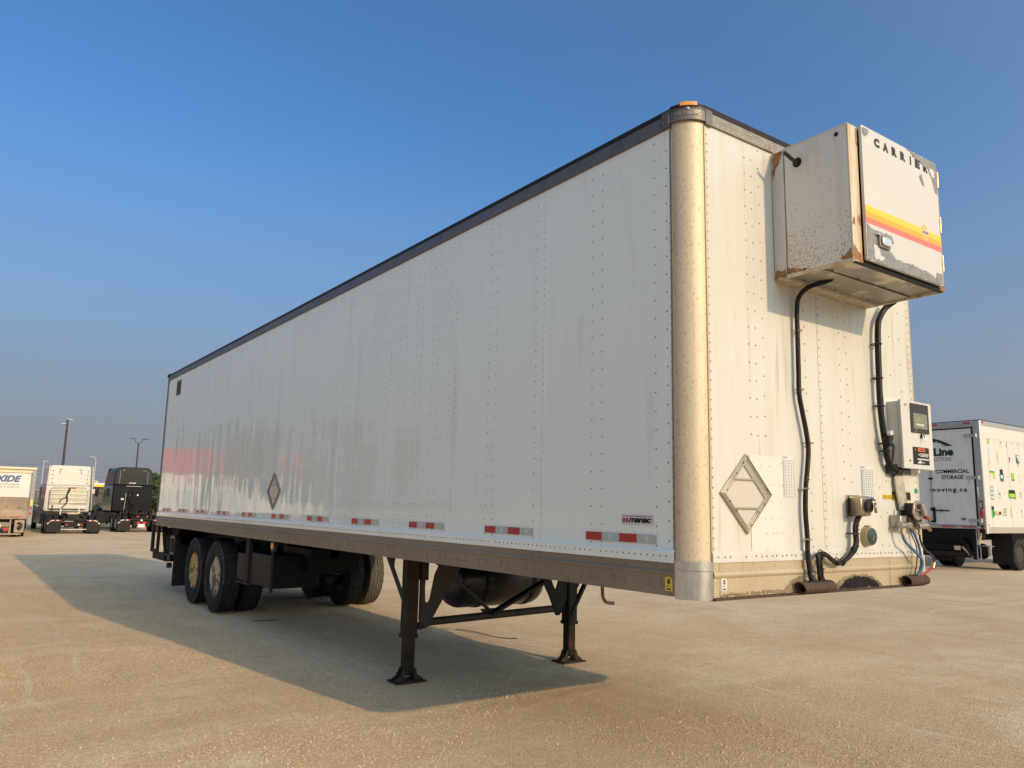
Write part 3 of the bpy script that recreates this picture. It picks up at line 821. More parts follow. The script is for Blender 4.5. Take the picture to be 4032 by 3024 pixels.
# red and silver reflective strips
taps = [(.287, .913), (1.486, 2.103), (2.72, 3.33), (3.95, 4.56), (5.17, 5.79), (6.39, 7.00), (7.63, 8.24), (8.86, 9.47), (10.09, 10.68), (11.30, 11.91), (12.50, 13.15)]
for k, (a, b) in enumerate(taps):
    cuts = [a, a + .27 * (b - a) * .94, a + .5 * (b - a), a + .755 * (b - a), b]
    strip = None
    for i in range(4):
        red = i in (1, 3)
        mb = MB().box(-.0068, -.0035, cuts[i], cuts[i + 1], .287, .338)
        if strip is None:
            strip = mb.build('reflective_strip', 'silver_tape', T)
        else:
            mb.build('red_reflector' if red else 'silver_reflector', 'red_tape' if red else 'silver_tape', strip)
        if not red and k < 4:     # pale beast print on the silver squares
            m2 = MB(); c = (cuts[i] + cuts[i + 1]) / 2
            for (dy, dz, w_, h_) in ((-.010, .006, .010, .014), (.006, .010, .012, .012), (.0, -.004, .014, .010), (.010, -.008, .008, .008), (-.012, -.012, .012, .006)):
                m2.prism([(c + dy + p, .312 + dz + q_) for p, q_ in rough_poly([(-w_ / 2, -h_ / 2), (w_ / 2, -h_ / 2), (w_ / 2, h_ / 2), (-w_ / 2, h_ / 2)], 2, .3, int(1000 * (dy + 1)))], 'x', -.0072, -.0066)
            m2.build('tape_print', 'tape_print', strip)

# maker's plate
pl = MB().prism(rrect(.312, .580, .394, .452, .008), 'x', -.0055, -.0035).build('maker_decal', 'decal_white', T)
mb = MB(); mb.box(-.0062, -.0056, .320, .574, .4415, .4450); mb.build('decal_line', 'decal_rust_red', pl)
for cy in (.558, .531):
    MB().prism([(cy + .0125 * math.cos(i * math.pi / 8), .419 + .0155 * math.sin(i * math.pi / 8)) for i in range(16)], 'x', -.0062, -.0056).build('decal_dot', 'decal_rust_red', pl)
mb = MB(); text(mb, 'manac', (-.0062, .517, .4055), (0, -1, 0), (0, 0, 1), .195, .028, .045, shear=.25, space=.9); mb.build('decal_lettering', 'decal_black', pl, sharp=180)

# number stickers
def sticker(name, mm, org, ux, w, h, digit, nrm):
    ux = Vector(ux); uz = Vector((0, 0, 1)); n = Vector(nrm); o = Vector(org)
    P = [(0, 0), (w, 0), (w, h * .8), (w * .75, h), (w * .2, h), (0, h * .9)]
    mb = MB(); vs = [o + ux * a + uz * b for a, b in P] + [o + ux * a + uz * b + n * .0008 for a, b in P]
    k = len(P); mb.add(vs, [tuple(range(k)), tuple(range(k, 2 * k))] + [(i, (i + 1) % k, k + (i + 1) % k, k + i) for i in range(k)])
    s = mb.build(name, mm, T)
    mb = MB(); text(mb, digit, o + ux * w * .30 + uz * h * .50 + n * .0013, ux, uz, w * .42, h * .36, .05)
    text(mb, 'Limberg', o + ux * w * .14 + uz * h * .26 + n * .0013, ux, uz, w * .7, h * .07, .02)
    for a, b, c, d in ((.25, .37, .6, .41), (.2, .08, .8, .17)):
        mb.add([o + ux * w * a + uz * h * b + n * .0013, o + ux * w * c + uz * h * b + n * .0013, o + ux * w * c + uz * h * d + n * .0013, o + ux * w * a + uz * h * d + n * .0013], [(0, 1, 2, 3)])
    mb.build('sticker_print', 'decal_black', s, sharp=180)
sticker('number_sticker', 'decal_yellow', (-.0065, .217, .028), (0, -1, 0), .055, .078, '8', (-1, 0, 0))
sticker('number_sticker', 'decal_white', (.214, -.0065, .036), (1, 0, 0), .048, .072, '5', (0, -1, 0))

# diamond placard frames
def diamond(kind):
    if kind == 'front':
        c, zc, h, P = .452, .590, .238, lambda u, v, d: (c + u, -.004 - d, zc + v)
    else:
        c, zc, h, P = 6.97, .625, .234, lambda u, v, d: (-.004 - d, c - u, zc + v)
    def slab(mb, pts, d0, d1):
        n = len(pts); mb.add([P(u, v, d0) for u, v in pts] + [P(u, v, d1) for u, v in pts], [tuple(range(n)), tuple(range(n, 2 * n))] + [(i, (i + 1) % n, n + (i + 1) % n, n + i) for i in range(n)])
    corners = [(0, h), (h, 0), (0, -h), (-h, 0)]
    mb = MB(); ws = [.034 * (1.9 if kind == 'front' else 1), .034, .034, .034]
    def inner(add):
        A = [h - (w_ + add) * 1.4142 for w_ in ws]
        return [((A[0] - A[3]) / 2, (A[0] + A[3]) / 2), ((A[0] + A[1]) / 2, (A[0] - A[1]) / 2), ((A[1] - A[2]) / 2, -(A[1] + A[2]) / 2), (-(A[2] + A[3]) / 2, (A[3] - A[2]) / 2)]
    I = inner(0)
    def ring(O, N, d0, d1):
        for i in range(4): slab(mb, [O[i], O[(i + 1) % 4], N[(i + 1) % 4], N[i]], d0, d1)
    ring(corners, I, 0, .011)
    sh_ = lambda e: [(0, h - e), (h - e, 0), (0, -h + e), (-h + e, 0)]
    ring(sh_(.003), sh_(.012), .011, .017); ring(sh_(.026), sh_(.033), .011, .0145)
    fr = mb.build('placard_frame', 'diamond_frame', T, bev=.002)
    for v in (.085, -.085):
        hw = h - abs(v) - .03
        m3 = MB(); slab(m3, [(-hw, v - .006), (hw, v - .006), (hw, v + .006), (-hw, v + .006)], .001, .013); m3.build('cross_bar', 'diamond_frame', fr, bev=.002)
    m3 = MB(); slab(m3, [(0, h - .045), (h - .045, 0), (0, -h + .045), (-h + .045, 0)], 0, .003); m3.build('placard_panel', 'placard_panel', fr)
    m3 = MB()
    for (u, v) in ((-.03, h - .055), (-.09, h - .12), (-.18, .02), (-.16, -.045), (-.10, -.10), (.16, -.055), (.10, -.105), (.03, -h + .055), (.19, .03)):
        p = Vector(P(u, v, .013)); m3.dome(p, (Vector(P(0, 0, 1)) - Vector(P(0, 0, 0))), .0065)
    m3.build('frame_rivets', 'rust', fr, kind='stuff')
diamond('front'); diamond('side')

# louvred vent high on the rear of the side
vent = MB().box(-.006, -.003, 12.54, 12.87, 2.46, 2.75).build('side_vent', 'rail_aluminium_shaded', T)
for i in range(9): MB().hexa([(-.016, 12.57, 2.485 + .028 * i), (-.006, 12.57, 2.475 + .028 * i), (-.006, 12.84, 2.475 + .028 * i), (-.016, 12.84, 2.485 + .028 * i), (-.014, 12.57, 2.492 + .028 * i), (-.006, 12.57, 2.496 + .028 * i), (-.006, 12.84, 2.496 + .028 * i), (-.014, 12.84, 2.492 + .028 * i)]).build('louvre', 'dark_grey_plastic', vent)
MB().box(-.012, .01, L - .06, L + .01, ZW, ZT + .12).build('rear_post', 'top_rail_metal', T, bev=.006)
MB().box(-.03, .03, L - .10, L + .04, ZT + .06, ZT + .14).build('rear_corner_cap', 'dark_grey_plastic', T, bev=.02)

# ---------------------------------------------------------------- refrigeration unit
ru = MB(); ru.box(.80, 1.885, -.095, -.003, 1.972, 2.842)
RU = ru.build('refrigeration_unit', 'reefer_paint', T, bev=.008, label='boxy cream cooling unit with peeling paint bolted high on the front wall')
# body shell: side sheets, corner posts, bottom tray, top
MB().box(.802, .812, -.545, -.104, 1.988, 2.840).build('side_sheet', 'reefer_side_paint', RU, bev=.002)
MB().box(1.873, 1.883, -.545, -.104, 1.988, 2.840).build('side_sheet', 'reefer_side_paint', RU, bev=.002)
MB().box(.80, 1.885, -.55, -.096, 2.835, 2.848).build('top_cover', 'reefer_paint', RU, bev=.003)
mb = MB(); mb.box(.801, .900, -.556, -.543, 1.972, 2.846); mb.build('corner_strip', 'rust_edge_paint', RU, bev=.004)
mb = MB(); mb.box(1.822, 1.886, -.556, -.543, 1.972, 2.842); mb.build('corner_strip', 'rust_edge_paint', RU, bev=.004)
MB().box(.80, .816, -.55, -.096, 1.966, 1.990).build('bottom_flange', 'rust_edge_paint', RU, bev=.003)
MB().box(1.87, 1.885, -.55, -.096, 1.966, 1.990).build('bottom_flange', 'rust_edge_paint', RU, bev=.003)
MB().box(.817, 1.869, -.555, -.530, 1.968, 2.006).build('bottom_channel', 'black_steel', RU)
MB().box(.818, 1.868, -.098, -.003, 1.960, 1.972).build('bottom_flange', 'rust_edge_paint', RU)
for x0, x1, y0, y1, zz in ((.818, 1.30, -.528, -.328, 1.992), (1.302, 1.868, -.528, -.328, 1.994), (.818, 1.868, -.326, -.10, 1.984)):
    MB().box(x0, x1, y0, y1, zz - .006, zz).build('bottom_plate', 'underside_metal', RU, bev=.001)
MB().box(.83, 1.86, -.52, -.11, 2.0, 2.82).build('inner_housing', 'black_steel', RU)
for i, (x, y) in enumerate(((.90, -.35), (1.2, -.345), (1.5, -.35), (1.75, -.34), (.95, -.12), (1.3, -.12), (1.7, -.12))):
    MB().dome((x, y, 1.978), (0, 0, -1), .009).build('bolt', 'black_steel', RU)
door = MB().prism(rrect(.905, 1.818, 1.992, 2.856, .006), 'y', -.583, -.562).build('unit_door', 'door_paint', RU, bev=.003)
YD = -.5835
def decal(pts, name, mm, d=.0006, par=RU): return MB().prism(pts, 'y', YD - d, YD - d + .0005).build(name, mm, par)
dx0, dx1 = .906, 1.817
for z0, z1, mm, d in ((2.300, 2.340, 'stripe_yellow', .0006), (2.262, 2.300, 'stripe_orange', .0006), (2.226, 2.262, 'stripe_red', .0006)):
    decal([(dx0, z0), (dx1, z0), (dx1, z1), (dx0, z1)], 'stripe', mm)
for k_, ch_ in enumerate('CARRIER'):
    w_ = .016 if ch_ == 'I' else .062
    mb = MB(); text(mb, ch_, (1.042 + (0, .102, .206, .310, .428, .492, .596)[k_], YD - .0012, 2.752), (1, 0, 0), (0, 0, 1), w_, .060, .072); mb.build('door_letter', 'carrier_letters', RU, sharp=180)
decal([(1.612 + .043 * math.cos(i * math.pi / 12), 2.318 + .058 * math.sin(i * math.pi / 12)) for i in range(24)], 'sun_badge', 'sun_logo', .0012)
decal([(1.565, 2.306), (1.66, 2.306), (1.66, 2.332), (1.565, 2.332)], 'badge_band', 'door_paint', .0018)
mb = MB(); text(mb, 'SOLARA', (1.574, YD - .0026, 2.311), (1, 0, 0), (0, 0, 1), .078, .016, .03, shear=.25); mb.build('badge_lettering', 'carrier_letters', RU, sharp=180)
# torn bare metal patches where the paint film has gone
def peel(pts, seed, d=.0020, mm='bare_peeled_metal', lev=4, amp=.010):
    mask_patch(pts, 'y', YD - d, 'bare_metal_patch', mm, RU, .0055, .012, seed, .28 if mm != 'door_paint' else 0)
peel([(1.40, 2.852), (1.815, 2.852), (1.815, 2.62), (1.775, 2.635), (1.76, 2.70), (1.70, 2.785), (1.62, 2.800), (1.55, 2.815), (1.48, 2.836)], 3)
peel([(1.715, 2.765), (1.745, 2.735), (1.785, 2.74), (1.79, 2.79), (1.755, 2.805), (1.72, 2.795)], 4, .0027, 'door_paint')
peel([(1.58, 2.70), (1.605, 2.655), (1.64, 2.64), (1.62, 2.68), (1.61, 2.72)], 5)
peel([(.91, 2.85), (.985, 2.845), (.975, 2.80), (.94, 2.785), (.915, 2.81)], 6, .0020)
peel([(.909, 2.222), (.965, 2.198), (1.10, 2.196), (1.19, 2.20), (1.21, 2.16), (1.13, 2.15), (1.12, 2.115), (1.18, 2.09), (1.22, 2.06), (1.32, 2.055), (1.44, 2.06), (1.56, 2.05), (1.66, 2.045), (1.71, 2.02), (1.74, 2.075), (1.812, 2.075), (1.812, 1.994), (.909, 1.994)], 9)
peel([(.975, 2.10), (1.03, 2.10), (1.05, 2.05), (1.09, 2.035), (1.06, 2.012), (.985, 2.01)], 11, .0027, 'door_paint')
mb = MB().prism(rrect(1.035, 1.135, 2.105, 2.160, .020), 'y', YD - .030, YD - .018).build('door_latch', 'chrome_latch', RU, bev=.005)
MB().prism(rrect(1.02, 1.145, 2.095, 2.170, .01), 'y', YD - .016, YD - .003).build('latch_recess', 'bare_peeled_metal', RU)
MB().box(1.0, 1.03, YD - .02, YD - .003, 2.165, 2.172).build('latch_hook', 'chrome_latch', RU)
for zc in (2.745, 2.425, 2.155):
    h = MB().cyl((1.838, -.575, zc - .055), (1.838, -.575, zc + .055), .009, n=10).build('door_hinge', 'brass', RU)
    MB().box(1.822, 1.850, -.566, -.557, zc - .05, zc + .05).build('hinge_leaf', 'rust_edge_paint', RU)
# exhaust pipe and holes on the side sheet
mb = MB().lathe([(.032, 0), (.032, .003)], (.8012, -.200, 2.714), (-1, 0, 0), 18); mb.build('pipe_hole', 'black_rubber_trim', RU)
mb = MB().tube([(.81, -.205, 2.700), (.745, -.200, 2.722), (.685, -.19, 2.752)], .013, 10, 3); mb.build('exhaust_pipe', 'black_plastic', RU)
MB().lathe([(.014, 0), (.014, .0025)], (.8012, -.478, 2.798), (-1, 0, 0), 14).build('bolt_hole', 'black_rubber_trim', RU)
# rust stains at the corners (shallow flakes)
def flake(mk, pts, seed, ax, a, b, amp=.09):
    mask_patch(pts, ax, (a if a < b else b) - .0002, 'rust_flake', 'rust_stain', RU, .005, .014, seed, .25)
flake(0, [(-.545, 1.99), (-.48, 1.992), (-.47, 2.012), (-.51, 2.02), (-.545, 2.05)], 21, 'x', .8005, .8015)
flake(0, [(-.30, 1.990), (-.10, 1.988), (-.10, 2.04), (-.14, 2.02), (-.2, 2.008)], 22, 'x', .8005, .8015)
flake(0, [(.803, 1.975), (.898, 1.975), (.895, 2.01), (.86, 2.035), (.82, 2.06), (.803, 2.08)], 23, 'y', -.5575, -.5565)
flake(0, [(.88, 2.83), (.898, 2.84), (.898, 2.70), (.889, 2.72)], 26, 'y', -.5575, -.5565)
flake(0, [(1.825, 1.976), (1.884, 1.976), (1.884, 2.04), (1.86, 2.03), (1.83, 2.005)], 24, 'y', -.5575, -.5565)
flake(0, [(1.83, 2.80), (1.884, 2.84), (1.884, 2.70), (1.86, 2.74)], 25, 'y', -.5575, -.5565)
flake(0, [(.803, 2.20), (.83, 2.20), (.83, 2.24), (.81, 2.25)], 27, 'y', -.5575, -.5565)
flake(0, [(-.095, 1.973), (-.01, 1.973), (-.01, 2.04), (-.05, 2.02), (-.09, 2.03)], 28, 'x', .7985, .7998)
flake(0, [(-.03, 2.83), (-.09, 2.835), (-.085, 2.80), (-.012, 2.65), (-.012, 2.80)], 29, 'x', .7985, .7998)

# ---------------------------------------------------------------- cables, boxes and lines on the front wall
mb = MB().tube([(1.10, -.26, 2.02), (1.07, -.22, 1.975), (1.02, -.10, 1.945), (.985, -.05, 1.88), (.976, -.04, 1.79), (.974, -.04, 1.65), (.970, -.04, 1.40), (.968, -.04, 1.244), (.995, -.04, 1.127), (1.027, -.04, 1.01), (1.045, -.04, .892), (1.028, -.04, .773), (.999, -.04, .625), (.990, -.04, .48), (1.0, -.04, .337), (.998, -.04, .223), (1.008, -.045, .11), (1.016, -.05, .07), (1.02, -.05, .035)], .0155, 10, 4)
cb = mb.build('power_cable', 'cable_black', T, sharp=80)
MB().lathe([(.05, 0), (.05, .004)], (1.11, -.27, 1.986), (0, 0, -1), 14).build('cable_grommet', 'black_rubber_trim', cb)
for x, z in ((.968, 1.66), (.964, 1.27), (.985, .638), (.990, .322), (1.008, .112), (1.045, .93)):
    MB().tube([(x - .006, .0, z), (x - .002, -.045, z), (x + .018, -.062, z), (x + .034, -.045, z), (x + .036, -.0, z)], .0055, 6, 3).build('cable_clip', 'clip_metal', cb)
mb = MB().tube([(2.06, -.12, 2.03), (2.03, -.07, 1.99), (1.985, -.05, 1.928), (1.938, -.05, 1.851), (1.922, -.05, 1.712), (1.915, -.05, 1.508), (1.911, -.05, 1.34), (1.916, -.05, 1.207), (1.934, -.05, 1.076), (1.955, -.05, .979), (1.965, -.05, .898), (1.996, -.05, .84), (2.054, -.055, .804), (2.115, -.06, .790)], .0215, 12, 4)
hs = mb.build('corrugated_conduit', 'conduit', T, sharp=80)
for k, (x, z) in enumerate(((1.922, 1.7), (1.913, 1.45), (1.914, 1.25), (1.955, .985), (1.962, .93))):
    MB().tube([(x - .012, .0, z), (x - .03, -.05, z + .002), (x, -.078, z), (x + .03, -.05, z), (x + .02, .0, z)], .005, 6, 2).build('cable_tie', 'black_plastic', hs)
MB().prism(rough_poly([(1.90, 1.02), (1.95, 1.06), (1.975, 1.02), (1.955, .965), (1.92, .975)], 3, .2, 8), 'y', -.10, -.055).build('wrapped_joint', 'cable_black', hs, bev=.006)
MB().prism(rough_poly([(1.912, 1.055), (1.95, 1.075), (1.955, 1.050), (1.925, 1.035)], 2, .15, 9), 'y', -.112, -.085).build('white_wrap', 'decal_white', hs)
for k in range(3): MB().tube([(1.965, -.07, 1.0), (1.995 + .01 * k, -.08, .965), (1.99, -.075, .90 - .02 * k)], .006, 6, 3).build('loose_wire', 'cable_black', hs)
MB().cyl((2.06, -.06, .795), (2.20, -.06, .800), .020, n=12).build('conduit_plug', 'black_plastic', hs)
MB().box(2.02, 2.26, -.062, -.004, .775, .845).build('conduit_bracket', 'black_plastic', hs, bev=.004)
# control box
cbx = MB().box(2.075, 2.475, -.088, -.003, .823, 1.300).build('control_box', 'panel_grey_paint', T, bev=.004, label='grey control box with a display on the right of the front wall')
MB().box(2.045, 2.50, -.0045, -.0025, .80, 1.335).build('mounting_plate', 'white_clean_paint', cbx)
MB().box(2.068, 2.492, -.116, -.090, .815, 1.310).build('box_door', 'panel_grey_paint', cbx, bev=.006)
YB = -.117
bz = MB().prism(rrect(2.185, 2.435, 1.078, 1.292, .006), 'y', YB - .007, YB).build('display_bezel', 'black_plastic', cbx, bev=.002)
MB().box(2.213, 2.407, YB - .0085, YB - .0072, 1.110, 1.222).build('display_screen', 'lcd', cbx)
mb = MB()
for i in range(4): mb.box(2.25 + i * .028, 2.27 + i * .028, YB - .0095, YB - .0088, 1.132, 1.146)
mb.build('display_digits', 'tape_print', cbx)
lb = MB().box(2.195, 2.420, YB - .002, YB, .850, .975).build('warning_label', 'decal_black', cbx)
MB().box(2.262, 2.365, YB - .003, YB - .0022, .944, .968).build('warning_strip', 'orange_print', cbx)
mb = MB(); text(mb, 'WARNING', (2.288, YB - .0038, .950), (1, 0, 0), (0, 0, 1), .070, .012, .03)
text(mb, '!', (2.270, YB - .0038, .949), (1, 0, 0), (0, 0, 1), .004, .013, .03); mb.build('label_print', 'decal_black', cbx, sharp=180)
mb = MB()
for i, (w_, z) in enumerate(((.12, .927), (.12, .918), (.11, .909), (.16, .889), (.16, .884), (.10, .863), (.05, .858))): mb.box(2.29 if i < 3 else 2.25, (2.29 if i < 3 else 2.25) + w_, YB - .003, YB - .0022, z, z + .004)
mb.prism([(2.265, .916), (2.283, .916), (2.274, .932)], 'y', YB - .003, YB - .0022)
mb.prism([(2.285 + .016 * math.cos(i * .524), .872 + .006 * math.sin(i * .524)) for i in range(12)], 'y', YB - .003, YB - .0022)
mb.build('label_lines', 'tape_print', cbx)
for p in ((2.125, 1.275), (2.15, .873), (2.225, .955)): MB().dome((p[0], YB, p[1]), (0, -1, 0), .010, .006, 8).build('box_screw', 'brass', cbx)
mb = MB(); mb.tube([(2.315, YB - .002, 1.07), (2.315, YB - .02, 1.055), (2.312, YB - .018, 1.015)], .004, 6, 3); mb.tube([(2.345, YB - .002, 1.06), (2.348, YB - .02, 1.045), (2.35, YB - .018, 1.02)], .004, 6, 3)
mb.build('lock_clip', 'chrome_latch', cbx); MB().box(2.31, 2.35, YB - .014, YB, 1.045, 1.072).build('lock_body', 'black_plastic', cbx, bev=.003)
MB().box(2.489, 2.502, -.11, -.085, 1.17, 1.20).build('door_catch', 'black_plastic', cbx)
MB().box(2.489, 2.502, -.11, -.085, .86, .885).build('door_catch', 'black_plastic', cbx)

# inspection charts
def chart(x0, x1, z0, z1, cols, rows, mm, nm, head):
    c = MB().box(x0, x1, -.0045, -.0028, z0, z1).build(nm, 'decal_white', T)
    mb = MB(); t = .0018; y0, y1 = -.0056, -.0048; zt = z1 - (z1 - z0) * .12
    for i in range(cols + 1): xx = x0 + .004 + (x1 - x0 - .008) * i / cols; mb.box(xx - t / 2, xx + t / 2, y0, y1, z0 + .004, zt)
    for i in range(rows + 1): zz = z0 + .004 + (zt - z0 - .004) * i / rows; mb.box(x0 + .004, x1 - .004, y0 - .0003, y1 - .0003, zz - t / 2, zz + t / 2)
    for i in range(rows): zz = z0 + .004 + (zt - z0 - .004) * (i + .35) / rows; mb.box(x0 + .007, x0 + .018, y0 - .0006, y1 - .0006, zz, zz + .005)
    mb.build('chart_lines', mm, c)
    mb = MB(); text(mb, head, (x0 + .006, -.0058, z1 - (z1 - z0) * .075), (1, 0, 0), (0, 0, 1), .045, .012, .03, shear=.2); mb.build('chart_heading', mm, c, sharp=180)
    return c
chart(.822, .938, .581, .843, 4, 12, 'decal_grid_grey', 'inspection_chart', 'Ryder')
ch = chart(1.702, 1.846, .590, .820, 5, 13, 'decal_grid', 'inspection_chart', 'Ryder')
MB().box(1.702, 1.846, -.0062, -.0050, .590, .603).build('chart_footer', 'decal_blue', ch)
# yellow and black warning stickers
ys = MB().box(1.962, 2.086, -.0042, -.0028, .595, .628).build('yellow_sticker', 'decal_yellow', T)
mb = MB()
for i in range(4): 
    for s in (0, 1): mb.box(1.967 + s * .062, 2.022 + s * .060, -.0050, -.0044, .599 + i * .0072, .602 + i * .0072)
mb.build('sticker_print', 'decal_black', ys)
ks = MB().box(2.090, 2.342, -.0042, -.0028, .590, .656).build('hazard_sticker', 'decal_black', T)
mb = MB()
for i in range(20):
    x = 2.094 + i * .0124
    for z in (.591, .649): mb.prism([(x, z), (x + .006, z), (x + .009, z + .006), (x + .003, z + .006)], 'y', -.0050, -.0044)
for i in range(4): mb.box(2.10, 2.16, -.0050, -.0044, .603 + i * .009, .606 + i * .009)
mb.build('sticker_print', 'decal_yellow', ks)
wl = MB().box(2.097, 2.196, -.0040, -.0028, .662, .722).build('white_sticker', 'decal_white', T)
mb = MB()
for (a, b, c, d) in ((2.099, 2.194, .719, .7205), (2.099, 2.194, .6635, .665), (2.099, 2.1005, .664, .720), (2.1925, 2.194, .664, .720), (2.115, 2.165, .682, .700)): mb.box(a, b, -.0048, -.0042, c, d)
mb.build('sticker_print', 'decal_grid_grey', wl)
MB().prism([(2.426 + .024 * math.cos(i * math.pi / 10), .665 + .021 * math.sin(i * math.pi / 10)) for i in range(20)], 'y', -.0040, -.0024).build('green_dot_sticker', 'decal_green', T)
mb = MB().box(1.50, 1.545, -.0042, -.0028, .31, .395); mb.build('white_tag', 'decal_white', T)
for x in (1.28, 1.13, 1.45): MB().box(x, x + .05, -.0165, -.0145, ZW + .002, ZW + .035).build('tape_scrap', 'decal_white', T)
# painted-over digits embossed low on the left of the front
mb = MB(); text(mb, '171791', (.215, -.0032, .225), (1, 0, 0), (0, 0, 1), .21, .050, .0); mb.build('old_number', 'white_clean_paint', T, sharp=180)

# document sleeve hanging over the hazard sticker
mb = MB(); P = [(2.095, .770), (2.190, .774), (2.215, .700), (2.250, .522), (2.140, .520), (2.100, .66), (2.088, .72)]
mb.prism(P, 'y', -.034, -.018); sl = mb.build('document_sleeve', 'plastic_sleeve', T, bev=.006)
MB().prism([(2.15, .62), (2.20, .62), (2.22, .54), (2.165, .54)], 'y', -.030, -.024).build('folded_paper', 'decal_white', sl)
MB().prism(rough_poly([(2.10, .52), (2.16, .52), (2.15, .47), (2.11, .45), (2.085, .47)], 3, .15, 4), 'y', -.012, -.004).build('torn_gasket', 'decal_white', T)
# left socket box
nb = MB().box(1.498, 1.665, -.008, -.003, .457, .613).build('socket_box', 'nose_box_metal', T, bev=.002)
mb = MB(); mb.hexa([(1.535, -.008, .468), (1.655, -.008, .468), (1.655, -.008, .606), (1.535, -.008, .606), (1.50, -.115, .475), (1.60, -.115, .475), (1.60, -.115, .604), (1.50, -.115, .604)])
mb.v[-8:] = [(1.53, -.008, .466), (1.66, -.008, .466), (1.60, -.125, .476), (1.475, -.125, .478), (1.53, -.008, .607), (1.66, -.008, .607), (1.60, -.125, .603), (1.475, -.125, .600)]
mb.build('box_body', 'nose_box_metal', nb, bev=.012)
MB().cyl((1.55, -.120, .540), (1.553, -.150, .540), .040, n=18).build('socket', 'black_plastic', nb)
MB().cyl((1.592, -.150, .530), (1.600, -.165, .530), .036, .034, n=18).build('socket_cap', 'cast_aluminium', nb, bev=.003)
MB().box(1.545, 1.60, -.160, -.125, .574, .584).build('cap_hinge', 'black_plastic', nb)
MB().dome((1.515, -.008, .590), (0, -1, 0), .007).build('box_screw', 'cast_aluminium', nb)
# twin cables from the socket box to the bumper pipe
for d, dz in ((0, 0), (.022, .006)):
    mb = MB().tube([(1.545 + d, -.07, .485), (1.530 + d, -.055, .445), (1.515 + d, -.05, .40), (1.515 + d, -.05, .345), (1.517 + d, -.05, .305), (1.496 + d, -.05, .262 - dz), (1.443 + d * .6, -.055, .226 - dz), (1.382, -.055, .190 - dz), (1.323, -.055, .172 - dz), (1.257, -.055, .184 - dz), (1.195, -.055, .217 - dz), (1.141 - d, -.055, .236 - dz), (1.096 - d, -.055, .229 - dz), (1.074 + d * .5, -.06, .196), (1.085 + d * 1.3, -.055, .138), (1.10 + d, -.05, .08), (1.108 + d, -.05, .035)], .0125, 9, 4)
    mb.build('electric_cable', 'cable_black', T, sharp=80)
mb = MB().tube([(1.15, -.05, .225), (1.12, -.055, .17), (1.11, -.055, .12), (1.135, -.05, .08), (1.17, -.05, .035)], .010, 8, 4); mb.build('electric_cable', 'cable_black', T)
for (x, y, z, a) in ((1.53, -.05, .41, 0), (1.53, -.05, .385, 0), (1.52, -.05, .275, 0), (1.48, -.055, .25, 1), (1.28, -.055, .18, 1), (1.35, -.055, .178, 1), (1.11, -.055, .232, 1), (1.085, -.07, .14, 0)):
    MB().tube([(x - .026, y, z), (x, y - .024, z), (x + .028, y, z), (x + .004, y + .02, z), (x - .026, y, z)] if not a else [(x, y, z - .026), (x, y - .024, z), (x, y, z + .028), (x, y + .02, z), (x, y, z - .026)], .0035, 5, 2).build('cable_tie', 'black_plastic', T)
for (x, z) in ((1.51, .357),): MB().tube([(x - .022, -.004, z), (x - .022, -.055, z), (x + .012, -.070, z), (x + .042, -.055, z), (x + .042, -.004, z)], .005, 6, 2).build('cable_clip', 'rust', T)
# round gauge
gg = MB().lathe([(.067, 0), (.066, .020), (.062, .040), (.059, .044)], (1.724, -.003, .338), (0, -1, 0), 32).build('fuel_gauge', 'gauge_rim', T)
MB().lathe([(.057, .040), (.056, .050), (.04, .055), (.012, .057)], (1.724, -.003, .338), (0, -1, 0), 32).build('gauge_glass', 'gauge_glass', gg)
MB().tube([(1.712, -.0615, .314), (1.728, -.0615, .345)], .0010, 4, 0).build('gauge_needle', 'tape_print', gg)
MB().box(1.712, 1.736, -.04, -.003, .404, .411).build('gauge_tab', 'gauge_rim', gg)
# right socket and the two air couplings
mb = MB(); mb.v = []
rs = MB().hexa([(2.20, -.004, .475), (2.30, -.004, .475), (2.28, -.12, .475), (2.17, -.12, .475), (2.20, -.004, .575), (2.30, -.004, .575), (2.28, -.12, .572), (2.17, -.12, .572)]).build('light_socket', 'grey_steel', T, bev=.01)
MB().prism([(2.13, .50), (2.15, .575), (2.19, .592), (2.235, .590), (2.265, .565), (2.282, .50), (2.255, .462), (2.19, .452), (2.145, .465)], 'y', -.130, -.118).build('socket_plate', 'cast_aluminium', rs, bev=.004)
MB().prism([(2.180, .565), (2.215, .575), (2.245, .555), (2.262, .50), (2.24, .475), (2.215, .49), (2.20, .53)], 'y', -.165, -.140).build('socket_cap', 'cast_aluminium', rs, bev=.006)
MB().cyl((2.155, -.14, .522), (2.295, -.14, .522), .006, n=8).build('hinge_pin', 'cast_aluminium', rs)
MB().cyl((2.28, -.132, .478), (2.315, -.135, .470), .016, n=10).build('red_cap', 'hose_red', rs)
MB().box(2.12, 2.30, -.10, -.004, .440, .474).build('socket_bracket', 'grey_steel', rs, bev=.004)
